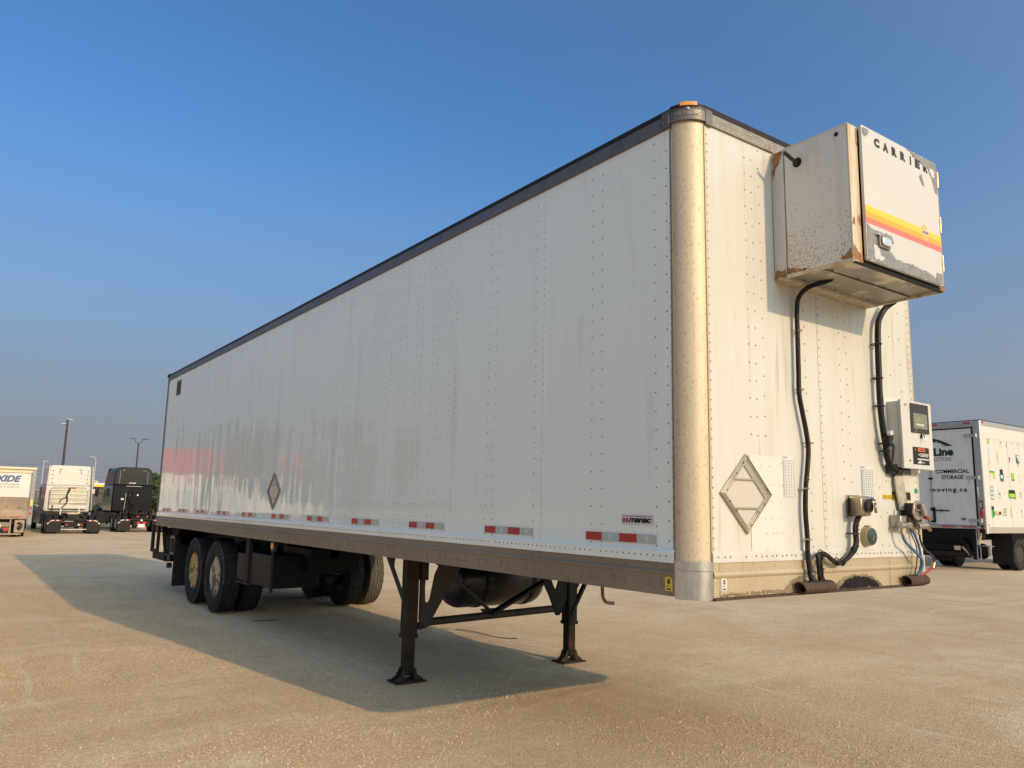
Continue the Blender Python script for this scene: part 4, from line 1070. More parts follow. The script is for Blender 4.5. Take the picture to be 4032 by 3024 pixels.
def gladhand(x, z, nm):
    g = MB().prism([(x - .055, z + .055), (x - .005, z + .05), (x + .045, z + .055), (x + .06, z + .02), (x + .085, z - .005), (x + .08, z - .03), (x + .03, z - .025), (x - .02, z - .022), (x - .058, z - .03), (x - .05, z + .01)], 'y', -.085, -.045).build(nm, 'cast_aluminium', T, bev=.010)
    MB().cyl((x - .052, -.075, z - .015), (x + .075, -.085, z - .008), .026, .020, n=14).build('coupling_body', 'cast_aluminium', g)
    MB().cyl((x + .05, -.10, z - .012), (x + .05, -.045, z - .012), .022, n=14).build('seal_ring', 'cast_aluminium', g)
    MB().box(x - .05, x - .02, -.05, -.003, z - .02, z + .055).build('mounting_bracket', 'cast_aluminium', g)
    MB().cyl((x + .078, -.09, z - .02), (x + .10, -.092, z - .045), .012, n=8).build('lock_lug', 'brass', g)
    MB().cyl((x - .012, -.07, z - .03), (x - .012, -.07, z - .075), .011, n=8).build('hose_fitting', 'brass', g)
    MB().dome((x - .03, -.0855, z + .035), (0, -1, 0), .008).build('bracket_bolt', 'cast_aluminium', g)
gladhand(2.086, .430, 'air_coupling'); gladhand(2.322, .424, 'air_coupling')
def line(pts, r, mm, nm='air_hose'): MB().tube(pts, r, 8, 5).build(nm, mm, T, sharp=80)
line([(2.074, -.07, .356), (2.097, -.072, .309), (2.16, -.08, .262), (2.246, -.085, .208), (2.299, -.085, .166), (2.292, -.08, .107), (2.25, -.055, .035)], .009, 'hose_blue')
line([(2.19, -.05, .445), (2.20, -.06, .421), (2.229, -.07, .368), (2.279, -.07, .297), (2.306, -.07, .225), (2.304, -.075, .154), (2.285, -.07, .096), (2.24, -.055, .035)], .0095, 'hose_blue')
line([(2.20, -.05, .445), (2.216, -.06, .356), (2.249, -.07, .285), (2.264, -.07, .214), (2.244, -.07, .144), (2.225, -.055, .035)], .0045, 'hose_dark')
line([(2.31, -.07, .35), (2.321, -.07, .302), (2.368, -.07, .248), (2.447, -.075, .205), (2.479, -.08, .174), (2.452, -.085, .130)], .0075, 'hose_dark')
line([(2.456, -.085, .135), (2.44, -.085, .120), (2.386, -.085, .096), (2.32, -.07, .07), (2.275, -.055, .035)], .009, 'hose_red')
MB().cyl((2.463, -.084, .148), (2.437, -.086, .112), .013, n=10).build('hose_splice', 'brass', T)
# rusty half pipes the lines run into
def scoop(x0, x1, nm):
    r = .036; mb = MB(); n = 16; y = -.050; z = .032
    out = []; inn = []
    for i in range(n):
        a = 2 * math.pi * i / n
        out.append((y + r * math.cos(a), z + r * math.sin(a))); inn.append((y + (r - .007) * math.cos(a), z + (r - .007) * math.sin(a)))
    def cut(yy, zz, e): return e + (.05 if e < (x0 + x1) / 2 else -.03) * (zz - (z - r)) / (2 * r) * (-1 if e < (x0 + x1) / 2 else 1) + (.035 if e < (x0 + x1) / 2 else 0)
    vs = []
    for pts in (out, inn):
        for e in (x0, x1):
            vs += [(cut(a, b, e), a, b) for a, b in pts]
    fs = []
    for i in range(n):
        j = (i + 1) % n
        fs.append((i, j, n + j, n + i)); fs.append((2 * n + j, 2 * n + i, 3 * n + i, 3 * n + j))
        fs.append((j, i, 2 * n + i, 2 * n + j)); fs.append((n + i, n + j, 3 * n + j, 3 * n + i))
    mb.add(vs, fs)
    s = mb.build(nm, 'rust', T, sharp=50)
    MB().box(x0 + .07, x1 - .05, y - .022, y + .022, z + r - .006, z + r + .001).build('opening', 'black_rubber_trim', s)
    MB().box(x0 + .03, x1 - .03, -.02, -.0065, .002, .05).build('pipe_bracket', 'rust', s)
scoop(.890, 1.245, 'bumper_pipe'); scoop(2.13, 2.41, 'bumper_pipe')
# grease smears left by the fifth wheel
mat('grime', (.22, .17, .10), .7, spots=[(14, 6, .5, .12, (.12, .09, .055), O1)])
mask_patch([(1.30, .001), (1.36, .04), (1.44, .072), (1.58, .092), (1.72, .082), (1.84, .050), (1.90, .001)], 'y', -.0074, 'grime_smear', 'grime', T, .006, .016, 15, .42)
mask_patch([(1.36, .001), (1.40, .03), (1.46, .058), (1.58, .078), (1.70, .070), (1.80, .045), (1.86, .001)], 'y', -.0080, 'grease_smear', 'greasy_steel', T, .005, .012, 5, .30)
mask_patch([(.76, .001), (.80, .03), (.88, .075), (.95, .098), (1.0, .095), (1.0, .001)], 'y', -.0078, 'grime_smear', 'grime', T, .006, .012, 6, .15)
mask_patch([(1.22, .001), (1.24, .035), (1.29, .052), (1.36, .04), (1.36, .001)], 'y', -.0070, 'grime_smear', 'grime', T, .006, .014, 7, .3)
mask_patch([(.2, .001), (.2, .018), (.6, .025), (1.0, .02), (1.0, .001)], 'y', -.0072, 'grime_smear', 'grime', T, .006, .012, 8, .45)
mb = MB()
for i in range(40):
    a = random.uniform(1.42, 1.82); zt = .07 * math.sin(math.pi * (a - 1.36) / .52)
    z = random.uniform(.008, max(.012, zt - .008)); mb.tube([(a, -.0082, z), (a + random.uniform(.02, .045), -.0095, z + random.uniform(-.006, .008)), (a + random.uniform(.05, .08), -.0082, z + random.uniform(-.01, .01))], .0022, 5, 2)
mb.build('grease_ridges', 'greasy_steel', T, kind='stuff')

# ---------------------------------------------------------------- underside
mb = MB()
for y in np.arange(.35, L - .2, .305): 
    mb.box(.02, W - .02, y - .03, y + .03, .092, .098); mb.box(.02, W - .02, y - .003, y + .003, .006, .092); mb.box(.02, W - .02, y - .03, y + .03, .0, .006)
mb.build('crossmembers', 'black_steel', T, kind='stuff')
MB().box(.10, W - .10, .06, 1.2, -.014, -.002).build('coupler_plate', 'dark_rusty_steel', T)
for x in (.78, 1.70): MB().box(x, x + .11, 6.9, 13.4, -.22, -.002).build('slider_rail', 'black_steel', T)
mb = MB()
# landing gear
def landing_leg(xc, top, mm):
    lg = MB().box(xc - .064, xc + .064, 3.778, 3.906, -.742, top).build('landing_leg', mm, T, bev=.015)
    MB().box(xc - .071, xc + .071, 3.771, 3.913, -.765, -.728).build('leg_cuff', mm, lg, bev=.008)
    MB().box(xc - .050, xc + .050, 3.792, 3.892, -1.10, -.74).build('inner_tube', 'greasy_steel', lg, bev=.010)
    MB().box(xc - .155, xc + .155, 3.735, 3.95, -1.162, -1.147).build('foot_plate', 'dark_rusty_steel', lg, bev=.003)
    for s_ in (-1, 1):
        for yy in (3.795, 3.872):
            MB().prism([(xc + s_ * .051, -1.147), (xc + s_ * .145, -1.147), (xc + s_ * .14, -1.128), (xc + s_ * .09, -1.10), (xc + s_ * .065, -1.035), (xc + s_ * .051, -1.035)], 'y', yy, yy + .014).build('foot_gusset', 'dark_rusty_steel', lg, bev=.002)
    MB().cyl((xc - .095, 3.842, -1.085), (xc + .085, 3.842, -1.085), .026, n=14).build('foot_axle', 'greasy_steel', lg)
    MB().cyl((xc - .108, 3.842, -1.085), (xc - .095, 3.842, -1.085), .016, n=8).build('axle_bolt', 'greasy_steel', lg)
    return lg
landing_leg(.315, .0, 'dark_rusty_steel'); landing_leg(2.305, .0, 'black_steel')
def gusset(pts, y0, y1, nm='brace_plate', mm='grey_steel'): return MB().prism(pts, 'y', y0, y1).build(nm, mm, T, bev=.003)
# near V-shaped brace plate (two arms meeting at the bolt)
gusset([(.405, -.60), (.43, -.675), (.47, -.69), (.52, -.665), (.545, -.60), (.93, .0), (.66, .0), (.565, -.18), (.515, -.42), (.49, -.455), (.462, -.43), (.455, -.30), (.475, .0), (.40, .0)], 3.80, 3.825)
gusset([(.03, .0), (.13, .0), (.115, -.05), (.115, -.10), (.235, -.37), (.235, -.46)], 3.80, 3.825)
gusset([(2.13, -.66), (2.20, -.60), (2.55, -.02), (2.66, .0), (2.60, .0), (2.42, -.20), (2.38, -.36), (2.36, -.42), (2.31, -.44), (2.27, -.38), (2.26, .0), (2.12, .0), (2.12, -.30), (2.09, -.38), (2.06, -.37), (1.93, -.10), (1.86, .0), (1.72, .0), (1.99, -.44), (2.09, -.66)], 3.80, 3.825, mm='black_steel')
MB().bar((2.28, 3.79, -.66), (2.70, 3.79, .0), .05, .03).build('brace_bar', 'black_steel', T)
MB().cyl((.42, 3.79, -.66), (.42, 3.84, -.66), .034, n=12).build('pivot_bolt', 'greasy_steel', T)
MB().cyl((.50, 3.84, -.632), (2.16, 3.84, -.590), .038, n=12).build('cross_tube', 'grey_steel', T)
MB().bar((.52, 3.86, .0), (1.30, 3.86, -.60), .02, .06, (0, 1, 0)).build('brace_bar', 'grey_steel', T)
MB().bar((2.62, 3.83, .0), (1.25, 3.83, -.60), .03, .085, (0, 1, 0)).build('brace_bar', 'black_steel', T)
MB().prism([(1.14, -.545), (1.33, -.545), (1.33, -.635), (1.20, -.635)], 'y', 3.85, 3.862).build('brace_plate', 'grey_steel', T)
MB().box(.40, .475, 3.77, 3.90, -.23, .0).build('gear_box', 'greasy_steel', T, bev=.008)
mb = MB().tube([(2.38, 3.80, -.12), (2.70, 3.84, -.13), (2.785, 3.84, -.18), (2.79, 3.84, -.40), (2.80, 3.84, -.50), (2.84, 3.84, -.555), (2.90, 3.84, -.572), (2.965, 3.84, -.578)], .020, 10, 5)
mb.build('crank_handle', 'rust', T, sharp=80)
# fuel tank hung across the frame
tk = MB().lathe([(.10, -.02), (.20, .0), (.27, .03), (.30, .09), (.305, .12), (.305, 1.08), (.30, 1.11), (.27, 1.17), (.20, 1.2), (.10, 1.22)], (1.30, 4.78, -.345), (1, 0, 0), 40).build('fuel_tank', 'black_tank', T, sharp=60)
for x in (1.62, 2.28): MB().lathe([(.306, 0), (.314, .002), (.314, .05), (.306, .052)], (x, 4.78, -.345), (1, 0, 0), 40).build('tank_strap', 'black_steel', tk)
for x in (1.62, 2.28): MB().box(x, x + .05, 4.5, 5.1, -.06, .0).build('tank_hanger', 'black_steel', tk)
MB().cyl((1.9, 4.62, -.08), (1.9, 4.60, -.02), .04, n=12).build('filler_cap', 'grey_steel', tk)

# wheels
def tyre_mesh(name, mm, RR=.52, w=.262, rim=.292, seg=104, zig=.0075):
    prof = []; hw = w / 2
    lug = [(-.112, 0), (-.104, 1), (-.096, 1), (-.088, 0), (-.068, 0), (-.060, 1), (-.052, 1), (-.044, 0), (-.016, 0), (-.008, 1), (.008, 1), (.016, 0), (.044, 0), (.052, 1), (.060, 1), (.068, 0), (.088, 0), (.096, 1), (.104, 1), (.112, 0)]
    k = w / .262
    left = [(rim - .01, -hw + .045, 0), (rim, -hw + .030, 0), (rim + .018, -hw + .012, 0), (rim + .07, -hw - .002, 0), (rim + .13, -hw + .002, 0), (RR - .045, -hw + .010, 0), (RR - .02, -hw + .013, 0), (RR - .006, -hw + .016, 0)]
    mid = [(RR - .0025 - (.013 if g else 0) - abs(x) * .03, x * k, 1) for x, g in lug]
    right = [(r, -x, z) for r, x, z in left[::-1]]
    prof = left + mid + right; n = len(prof); vs = []; fs = []
    for s in range(seg):
        a = 2 * math.pi * s / seg; zz = zig * (1, 1, -1, -1)[s % 4]
        for r, x, g in prof: vs.append((x + (zz if g else 0), r * math.cos(a), r * math.sin(a)))
    for s in range(seg):
        t = (s + 1) % seg
        for i in range(n - 1): fs.append((s * n + i, s * n + i + 1, t * n + i + 1, t * n + i))
    return MB().add(vs, fs).mesh(name, mm, 28, off=False)
def rim_mesh(name, mm, rim=.292, w=.262, deep=-.11):
    hw = w / 2; mb = MB()
    # open face at -x : barrel, then a deep disc with hand holes suggested by recesses
    mb.lathe([(rim + .012, -hw + .036), (rim + .012, -hw + .030), (rim - .004, -hw + .030), (rim - .018, -hw + .045), (rim - .035, .0), (rim - .045, .09), (.17, .10), (.16, .075), (.11, .072), (.10, .06), (.10, -.01), (.075, -.03), (.02, -.03)], (0, 0, 0), (1, 0, 0), 40)
    for i in range(10):
        a = 2 * math.pi * i / 10; mb.cyl((.075, .135 * math.cos(a), .135 * math.sin(a)), (.045, .135 * math.cos(a), .135 * math.sin(a)), .014, n=6)
    return mb.mesh(name, mm, 40, off=False)
tm = tyre_mesh('tyre', 'tyre_rubber'); tmd = tyre_mesh('tyre', 'tyre_rubber_dusty')
rmy = rim_mesh('rim', 'rim_yellow_rust'); rmw = rim_mesh('rim', 'rim_white_rust'); rms = rim_mesh('rim', 'grey_steel')
def wheel(x, y, z, tmesh, rmesh, par, sc=1.0, flip=False, nm='wheel', ph=0.0):
    w = place(nm, tmesh, par, (x - OFF.x, y - OFF.y, z - OFF.z), (ph, 0, math.pi if flip else 0), (sc, sc, sc))
    if rmesh: place('rim', rmesh, w, (0, 0, 0))
    return w
for k, y in enumerate((9.42, 10.67)):
    wheel(.130, y, -.635, tm, rmw if k == 0 else rmy, T, ph=.3 + k)
    w0 = [o_ for o_ in T.children if o_.name.startswith('wheel')][-1]
    for (a0, a1) in (((-60, 75), (100, 170)) if k == 0 else ((-20, 60), (80, 200))):
        pts_ = [(-.1175 + .002 * math.sin(q_ * 2.1), (.506 + .003 * math.sin(q_ * 1.3)) * math.cos(R(a0 + (a1 - a0) * q_ / 24)), (.506 + .003 * math.sin(q_ * 1.3)) * math.sin(R(a0 + (a1 - a0) * q_ / 24))) for q_ in range(25)]
        MB().tube(pts_, .0065, 5, 2).build('scuffed_shoulder', 'tyre_scuff', w0, off=False)
    wheel(.475, y, -.635, tm, rms, T, flip=True, ph=.9 + k)
    wheel(W - .475, y, -.635, tm, rms, T, ph=1.3 + k)
    wheel(W - .130, y, -.635, tmd if k == 0 else tm, rmw, T, flip=True, ph=.1 + k)
    MB().cyl((.10, y, -.635), (W - .10, y, -.635), .065, n=16).build('axle', 'black_steel', T)
    for x in (.66, W - .66): MB().cyl((x - .07, y, -.635), (x + .09, y, -.635), .205, n=24).build('brake_drum', 'black_steel', T)
    for x in (.83, W - .83):
        MB().tube([(x, y - .60, -.33), (x, y - .25, -.50), (x, y, -.54), (x, y + .25, -.50), (x, y + .60, -.33)], .035, 6, 4).build('leaf_spring', 'black_steel', T)
        MB().box(x - .05, x + .05, y - .66, y - .56, -.36, -.2).build('spring_hanger', 'black_steel', T)
    MB().cyl((1.0, y - .22, -.42), (1.0, y - .04, -.42), .085, n=16).build('brake_chamber', 'dark_rusty_steel', T)
    MB().cyl((1.6, y - .22, -.42), (1.6, y - .04, -.42), .085, n=16).build('brake_chamber', 'dark_rusty_steel', T)
MB().tube([(1.3, 8.6, -.2), (1.5, 8.9, -.5), (1.8, 9.0, -.62), (2.0, 9.0, -.5), (2.02, 8.95, -.1)], .018, 8, 5).build('brake_hose', 'cable_black', T)
MB().box(1.0, 1.6, 8.3, 13.0, -.30, -.22).build('bogie_plate', 'black_steel', T)
MB().box(.9, 1.7, 11.6, 12.4, -.50, -.22).build('air_reservoir', 'black_steel', T, bev=.08)
# side boxes ahead of the wheels
MB().box(.10, .75, 7.16, 8.02, -.615, -.195).build('battery_box', 'black_steel', T, bev=.012)
MB().box(.085, .12, 7.14, 7.17, -.66, -.02).build('box_hanger', 'dark_rusty_steel', T)
MB().box(.075, .13, 8.05, 8.20, -.62, .0).build('box_hanger', 'dark_rusty_steel', T, bev=.004)
MB().box(.08, .15, 8.205, 8.55, -.60, -.235).build('tool_box', 'rust', T, bev=.008)
MB().box(.06, .16, 8.02, 8.58, -.635, -.620).build('box_step', 'rust', T)
MB().box(.5, 1.2, 6.9, 7.9, -.40, -.10).build('equipment_box', 'black_steel', T, bev=.01)
ml = MB().prism(rrect(6.945, 7.075, -.135, -.012, .03), 'x', .04, .075).build('side_marker', 'grey_steel', T)
MB().prism(rrect(6.965, 7.055, -.105, -.025, .02), 'x', .028, .0395).build('marker_lens', 'amber_lens', ml, bev=.006)
MB().cyl((.06, 7.01, -.13), (.06, 7.01, -.60), .012, n=8).build('marker_stalk', 'black_steel', T)
# rear end
MB().prism(rrect(11.93, 12.27, -1.03, -.50, .05), 'x', .05, .62).v
fl = MB().box(.03, .63, 12.12, 12.135, -1.02, -.30).build('mudflap', 'mudflap_rubber', T, bev=.004)
fl2 = MB().box(W - .63, W - .03, 12.12, 12.135, -1.02, -.30).build('mudflap', 'mudflap_rubber', T, bev=.004)
tl = MB().prism(rrect(12.28, 12.62, -.50, -.15, .06), 'x', .06, .16).build('rear_lamp_box', 'black_plastic', T, bev=.01)
for k in range(4): MB().box(.048, .061, 12.34 + .06 * k, 12.36 + .06 * k, -.45, -.20).build('lamp_rib', 'dark_grey_plastic', tl)
g = MB().box(.02, .07, 13.50, 13.57, -.47, .0).build('guard_frame', 'dark_rusty_steel', T)
for a in ((.02, .07, 13.95, 14.05, -.50, .0), (.02, .07, 13.50, 14.05, -.52, -.46)): MB().box(*a).build('guard_bar', 'dark_rusty_steel', g)
MB().box(.05, .25, 12.75, 13.95, -.64, -.53).build('rear_bumper_bar', 'dark_rusty_steel', T)
MB().box(.05, .35, 12.5, 12.9, -.62, -.5).build('bumper_mount', 'black_steel', T)
MB().cyl((.06, 12.72, -.70), (.14, 12.72, -.70), .05, n=12).build('rear_lamp', 'grey_steel', T)
MB().bar((.12, 13.42, -.02), (.12, 13.05, -.55), .05, .10, (1, 0, 0)).build('lift_arm', 'dark_rusty_steel', T)
MB().bar((.20, 13.35, -.05), (.20, 12.9, -.55), .05, .07, (1, 0, 0)).build('lift_arm', 'grey_steel', T)
MB().cyl((.16, 13.30, -.22), (.16, 13.12, -.45), .05, n=12).build('lift_cylinder', 'grey_steel', T)
MB().prism(rough_poly([(12.70, -.02), (13.25, -.02), (13.30, -.20), (13.10, -.42), (12.95, -.40), (12.85, -.20)], 2, .06, 3), 'x', .22, .26).build('lift_plate', 'dark_rusty_steel', T)
MB().box(.3, W - .3, 13.4, 13.55, -.55, -.05).build('rear_beam', 'black_steel', T)
# wire and rod lying on the gravel
o = MB().tube([(2.38, 6.31, .008), (2.46, 6.05, .010), (2.49, 5.78, .008), (2.50, 5.50, .006), (2.66, 5.29, .008)], .004, 6, 4)
setoff(2.45, 5.9, 0)
tag(o.build('loose_wire', 'cable_black'), 'thin dark wire lying curled on the sunlit gravel under the trailer behind the landing legs', 'wire').location = (2.45, 5.9, 0)
setoff(.43, 8.2, 0)
tag(MB().tube([(.25, 8.25, .008), (.43, 8.18, .010), (.6, 8.22, .008)], .005, 6, 3).build('metal_rod', 'cable_black'), 'short dark rod on the shaded gravel in front of the trailer wheels', 'rod').location = (.43, 8.2, 0)

# ================================================================== MOVING TRUCK ON THE RIGHT
K = thing('box_truck', (23.6, 9.6, 0), 'white moving box truck with green furniture pictures on its side, parked right of the trailer', 'truck')
setoff(23.6, 9.6, 0)
X0 = 22.60; Y0 = 8.35; Y1 = 10.90; XL = 30.2
MB().box(X0 + .04, XL, Y0 + .02, Y1 - .02, 1.30, 4.62).build('box_core', 'truck_side_white', K)
MB().box(X0 + .10, XL, Y0, Y0 + .02, 1.37, 4.50).build('side_wall', 'truck_side_white', K)
MB().box(X0 + .02, X0 + .13, Y0 - .012, Y0 + .05, 1.16, 4.66).build('corner_post', 'truck_side_white', K, bev=.015)
MB().box(X0 + .02, XL, Y0 - .01, Y0 + .06, 4.50, 4.655).build('top_rail', 'truck_frame_grey', K, bev=.01)
MB().box(X0 + .02, XL, Y0 - .005, Y1, 4.655, 4.68).build('roof_edge', 'black_rubber_trim', K)
MB().box(X0 + .12, XL, Y0 - .012, Y0 + .03, 1.18, 1.37).build('bottom_rail', 'truck_rail', K, bev=.004)
for x in (23.05, 24.42, 25.72, 27.0, 28.3): MB().box(x - .006, x + .006, Y0 - .003, Y0, 1.37, 4.12).build('panel_seam', 'truck_frame_grey', K)
MB().box(X0 + .12, XL, Y0 - .003, Y0, 4.108, 4.116).build('panel_seam', 'truck_frame_grey', K)
# rear frame and doors
MB().box(X0, X0 + .06, Y0 + .0, Y0 + .21, 1.30, 4.655).build('rear_post', 'truck_frame_grey', K, bev=.012)
MB().box(X0, X0 + .06, Y1 - .21, Y1, 1.30, 4.655).build('rear_post', 'truck_frame_grey', K, bev=.012)
MB().box(X0 - .01, X0 + .06, Y0 + .21, Y1 - .21, 4.46, 4.655).build('rear_header', 'truck_frame_grey', K, bev=.008)
MB().box(X0 - .05, X0, Y0 + .15, Y1 - .15, 4.50, 4.54).build('header_ledge', 'truck_frame_grey', K)
MB().box(X0 - .04, X0 + .06, Y0 + .16, Y1 - .16, 1.315, 1.39).build('rear_sill', 'truck_frame_grey', K, bev=.006)
dR = MB().box(X0 + .005, X0 + .05, 8.615, 9.925, 1.41, 4.42).build('cargo_door', 'truck_door_grey', K, bev=.006)
dL = MB().box(X0 + .005, X0 + .05, 9.945, 10.68, 1.41, 4.42).build('cargo_door', 'truck_door_grey', K, bev=.006)
MB().box(X0 + .002, X0 + .055, 8.565, 8.612, 1.41, 4.44).build('door_gap', 'black_rubber_trim', K)
MB().box(X0 + .002, X0 + .055, 8.565, 10.7, 4.42, 4.458).build('door_gap', 'black_rubber_trim', K)
for z in (4.19, 2.88, 1.56):
    h = MB().box(X0 - .022, X0 + .002, 8.52, 8.84, z - .045, z + .045).build('door_hinge', 'truck_frame_grey', K, bev=.006)
    MB().cyl((X0 - .03, 8.47, z - .06), (X0 - .03, 8.47, z + .06), .04, n=12).build('hinge_knuckle', 'shiny_patch', h)
    MB().prism(rough_poly([(8.80, z - .06), (8.76, z - .06), (8.765, z - .22), (8.785, z - .18)], 3, .1, int(z * 10)), 'x', X0 + .0025, X0 + .0045).build('rust_streak', 'rust_edge_paint', h)
def rtext(s, y, z, w, h, mm, bold=.04, nm='door_lettering', space=1.0, par=None, shear=0):
    mb = MB(); text(mb, s, (X0 + .002, y, z), (0, -1, 0), (0, 0, 1), w, h, bold, shear, space); mb.build(nm, mm, par or dR, sharp=180)
rtext('Line', 9.80, 3.585, .62, .265, 'ink_dark_green', .05)
rtext('SOLUTIONS', 9.96, 3.42, .70, .125, 'ink_maroon', .0)
rtext('COMMERCIAL', 9.775, 3.025, 1.03, .125, 'ink_black', .03)
rtext('STORAGE', 9.60, 2.84, .68, .125, 'ink_black', .03)
rtext('moving.ca', 9.985, 2.40, 1.15, .175, 'ink_black', .03, space=1.2)
rtext('268', 9.08, 1.555, .15, .09, 'ink_black', .03)
# road arch emblem
mb = MB(); 
def arch(t0, t1, o, i_, n=14):
    A = []
    for k in range(n + 1):
        t = t0 + (t1 - t0) * k / n; A.append((10.05 - .86 * t, 3.90 + .30 * (1 - t ** 1.7) * o))
    B = []
    for k in range(n + 1):
        t = t0 + (t1 - t0) * k / n; B.append((10.05 - .86 * t, 3.895 + .30 * (1 - t ** 1.7) * i_ if t < .6 else 3.90))
    return A, B
for o, i_ in ((1.0, .55), ):
    A, B = arch(0, 1, o, i_)
    mb.add([(X0 + .002, a, z) for a, z in A] + [(X0 + .002, a, z) for a, z in B], [(k, k + 1, len(A) + k + 1, len(A) + k) for k in range(len(A) - 1)])
mb.build('road_emblem', 'ink_dark_green', dR)
mb = MB()
for a, z, w_, h_ in ((9.70, 4.04, .05, .03), (9.60, 3.985, .06, .03), (9.50, 3.925, .07, .03)):
    mb.prism([(a, z), (a - w_, z - .012), (a - w_ + .02, z + h_ - .012), (a + .02, z + h_)], 'x', X0 + .0005, X0 + .0015)
mb.build('lane_marks', 'truck_door_grey', dR)
# latch gear
lk = MB().box(X0 - .03, X0 + .002, 9.85, 9.91, 1.47, 1.95).build('door_latch', 'black_steel', K, bev=.004)
MB().box(X0 - .045, X0 - .02, 9.40, 9.98, 1.83, 1.865).build('latch_handle', 'black_steel', lk)
MB().box(X0 - .035, X0, 9.63, 9.69, 1.79, 1.90).build('handle_keeper', 'truck_frame_grey', lk, bev=.006)
MB().cyl((X0 - .02, 9.94, 1.45), (X0 - .02, 9.94, 4.42), .016, n=8).build('lock_rod', 'truck_frame_grey', K)
for z in (4.36, 2.87, 1.90, 1.50): MB().box(X0 - .04, X0 + .004, 9.88, 10.0, z - .03, z + .03).build('rod_bracket', 'black_steel', K, bev=.004)
MB().tube([(X0 - .01, 10.05, 1.62), (X0 - .05, 10.07, 1.55), (X0 - .01, 10.06, 1.42)], .012, 6, 3).build('pull_loop', 'black_steel', K)
# lamps
for z, mm in ((2.05, 'silver_tape'), (1.78, 'red_lens')):
    o = MB().prism(rrect(8.40, 8.52, z - .135, z + .12, .05), 'x', X0 - .02, X0 + .002).build('tail_lamp', 'black_plastic' if mm == 'silver_tape' else mm, K, bev=.008)
    if mm == 'silver_tape': MB().prism(rrect(8.425, 8.495, z - .10, z + .085, .034), 'x', X0 - .026, X0 - .019).build('lamp_lens', mm, o)
MB().tube([(X0 - .01, 8.50, 2.58), (X0 - .05, 8.505, 2.52), (X0 - .05, 8.49, 2.30), (X0 - .01, 8.48, 2.24)], .012, 6, 3).build('grab_handle', 'shiny_patch', K)
for y in (8.62, 9.62): MB().box(X0 - .018, X0 - .009, y, y + .20, 4.565, 4.62).build('clearance_lamp', 'red_lens', K, bev=.003)
MB().box(X0 + .13, X0 + .25, Y0 - .022, Y0 - .01, 4.575, 4.635).build('clearance_lamp', 'red_lens', K, bev=.003)
MB().box(X0 + .14, X0 + .21, Y0 - .004, Y0 - .0, 1.40, 1.45).build('side_reflector', 'red_tape', K)
for y in (8.62, 9.24): MB().box(X0 - .043, X0 - .039, y, y + .44, 1.34, 1.378).build('red_reflector', 'red_tape', K)
MB().box(X0 - .02, X0 + .02, 8.42, 8.54, 1.36, 1.42).build('plate_lamp', 'black_plastic', K)
MB().box(X0 - .01, X0 + .02, 8.42, 8.54, 1.30, 1.355).build('corner_reflector', 'red_lens', K)
# furniture pictures printed on the side (flat print)
YS = Y0 - .0015
def pr(pts, mm, par=None, d=0, nm='furniture_print'):
    return MB().prism(pts, 'y', YS - .001 - d * .0012, YS - d * .0012).build(nm, mm, K if par is None else par)
def rc(x0, x1, z0, z1): return [(x0, z0), (x1, z0), (x1, z1), (x0, z1)]
def el(cx, cz, a, b, n=18): return [(cx + a * math.cos(i * 2 * math.pi / n), cz + b * math.sin(i * 2 * math.pi / n)) for i in range(n)]
o = pr([(23.05, 4.10), (23.21, 4.10), (23.21, 4.01), (23.18, 3.97), (23.13, 3.95), (23.07, 3.98), (23.05, 4.02)], 'ink_green'); pr([(23.07, 4.085), (23.19, 4.085), (23.19, 4.01), (23.13, 3.965), (23.07, 4.01)], 'ink_lime', o, 1)
o = pr([(23.92, 4.08), (23.95, 4.02), (24.05, 4.03), (24.06, 4.07), (24.03, 4.055), (23.97, 4.05)], 'ink_slate'); pr(rc(23.93, 23.94, 3.86, 4.03), 'ink_slate', o); pr([(24.04, 4.03), (24.05, 4.03), (24.065, 3.86), (24.055, 3.86)], 'ink_slate', o)
o = pr([(24.34, 4.045), (24.45, 4.04), (24.43, 4.09), (24.36, 4.095)], 'ink_lime'); pr(el(24.395, 3.96, .032, .055), 'ink_green', o); pr(rc(24.37, 24.42, 3.885, 3.895), 'ink_green', o); pr(rc(24.39, 24.40, 3.90, 4.05), 'ink_green', o)
o = pr([(25.17, 4.08), (25.22, 4.07), (25.20, 4.02), (25.18, 4.03)], 'ink_slate'); pr(rc(25.245, 25.252, 3.92, 4.04), 'ink_slate', o); pr([(25.18, 4.06), (25.248, 4.04), (25.25, 4.03)], 'ink_slate', o); pr(rc(25.20, 25.29, 3.905, 3.922), 'ink_slate', o)
o = pr(rc(23.09, 23.19, 3.60, 3.80), 'ink_mint'); pr(rc(23.135, 23.143, 3.36, 3.60), 'ink_slate', o); pr([(23.139, 3.375), (23.07, 3.30), (23.08, 3.30), (23.139, 3.36), (23.20, 3.30), (23.21, 3.30)], 'ink_slate', o)
o = pr([(23.63, 3.56), (23.72, 3.56), (23.70, 3.73), (23.67, 3.76), (23.64, 3.73)], 'ink_lime'); pr(rc(23.63, 23.725, 3.50, 3.555), 'ink_lime', o); pr(rc(23.635, 23.642, 3.35, 3.50), 'ink_slate', o); pr(rc(23.715, 23.722, 3.35, 3.50), 'ink_slate', o)
pr([(24.48, 3.60), (24.57, 3.60), (24.555, 3.44), (24.50, 3.44)], 'ink_slate')
o = pr(rc(25.0, 25.25, 3.43, 3.71), 'ink_slate'); pr([(25.03, 3.69), (25.23, 3.69), (25.23, 3.46)], 'ink_mint', o, 1); pr([(25.11, 3.43), (25.15, 3.43), (25.17, 3.35), (25.20, 3.34), (25.08, 3.34), (25.10, 3.36)], 'ink_slate', o)
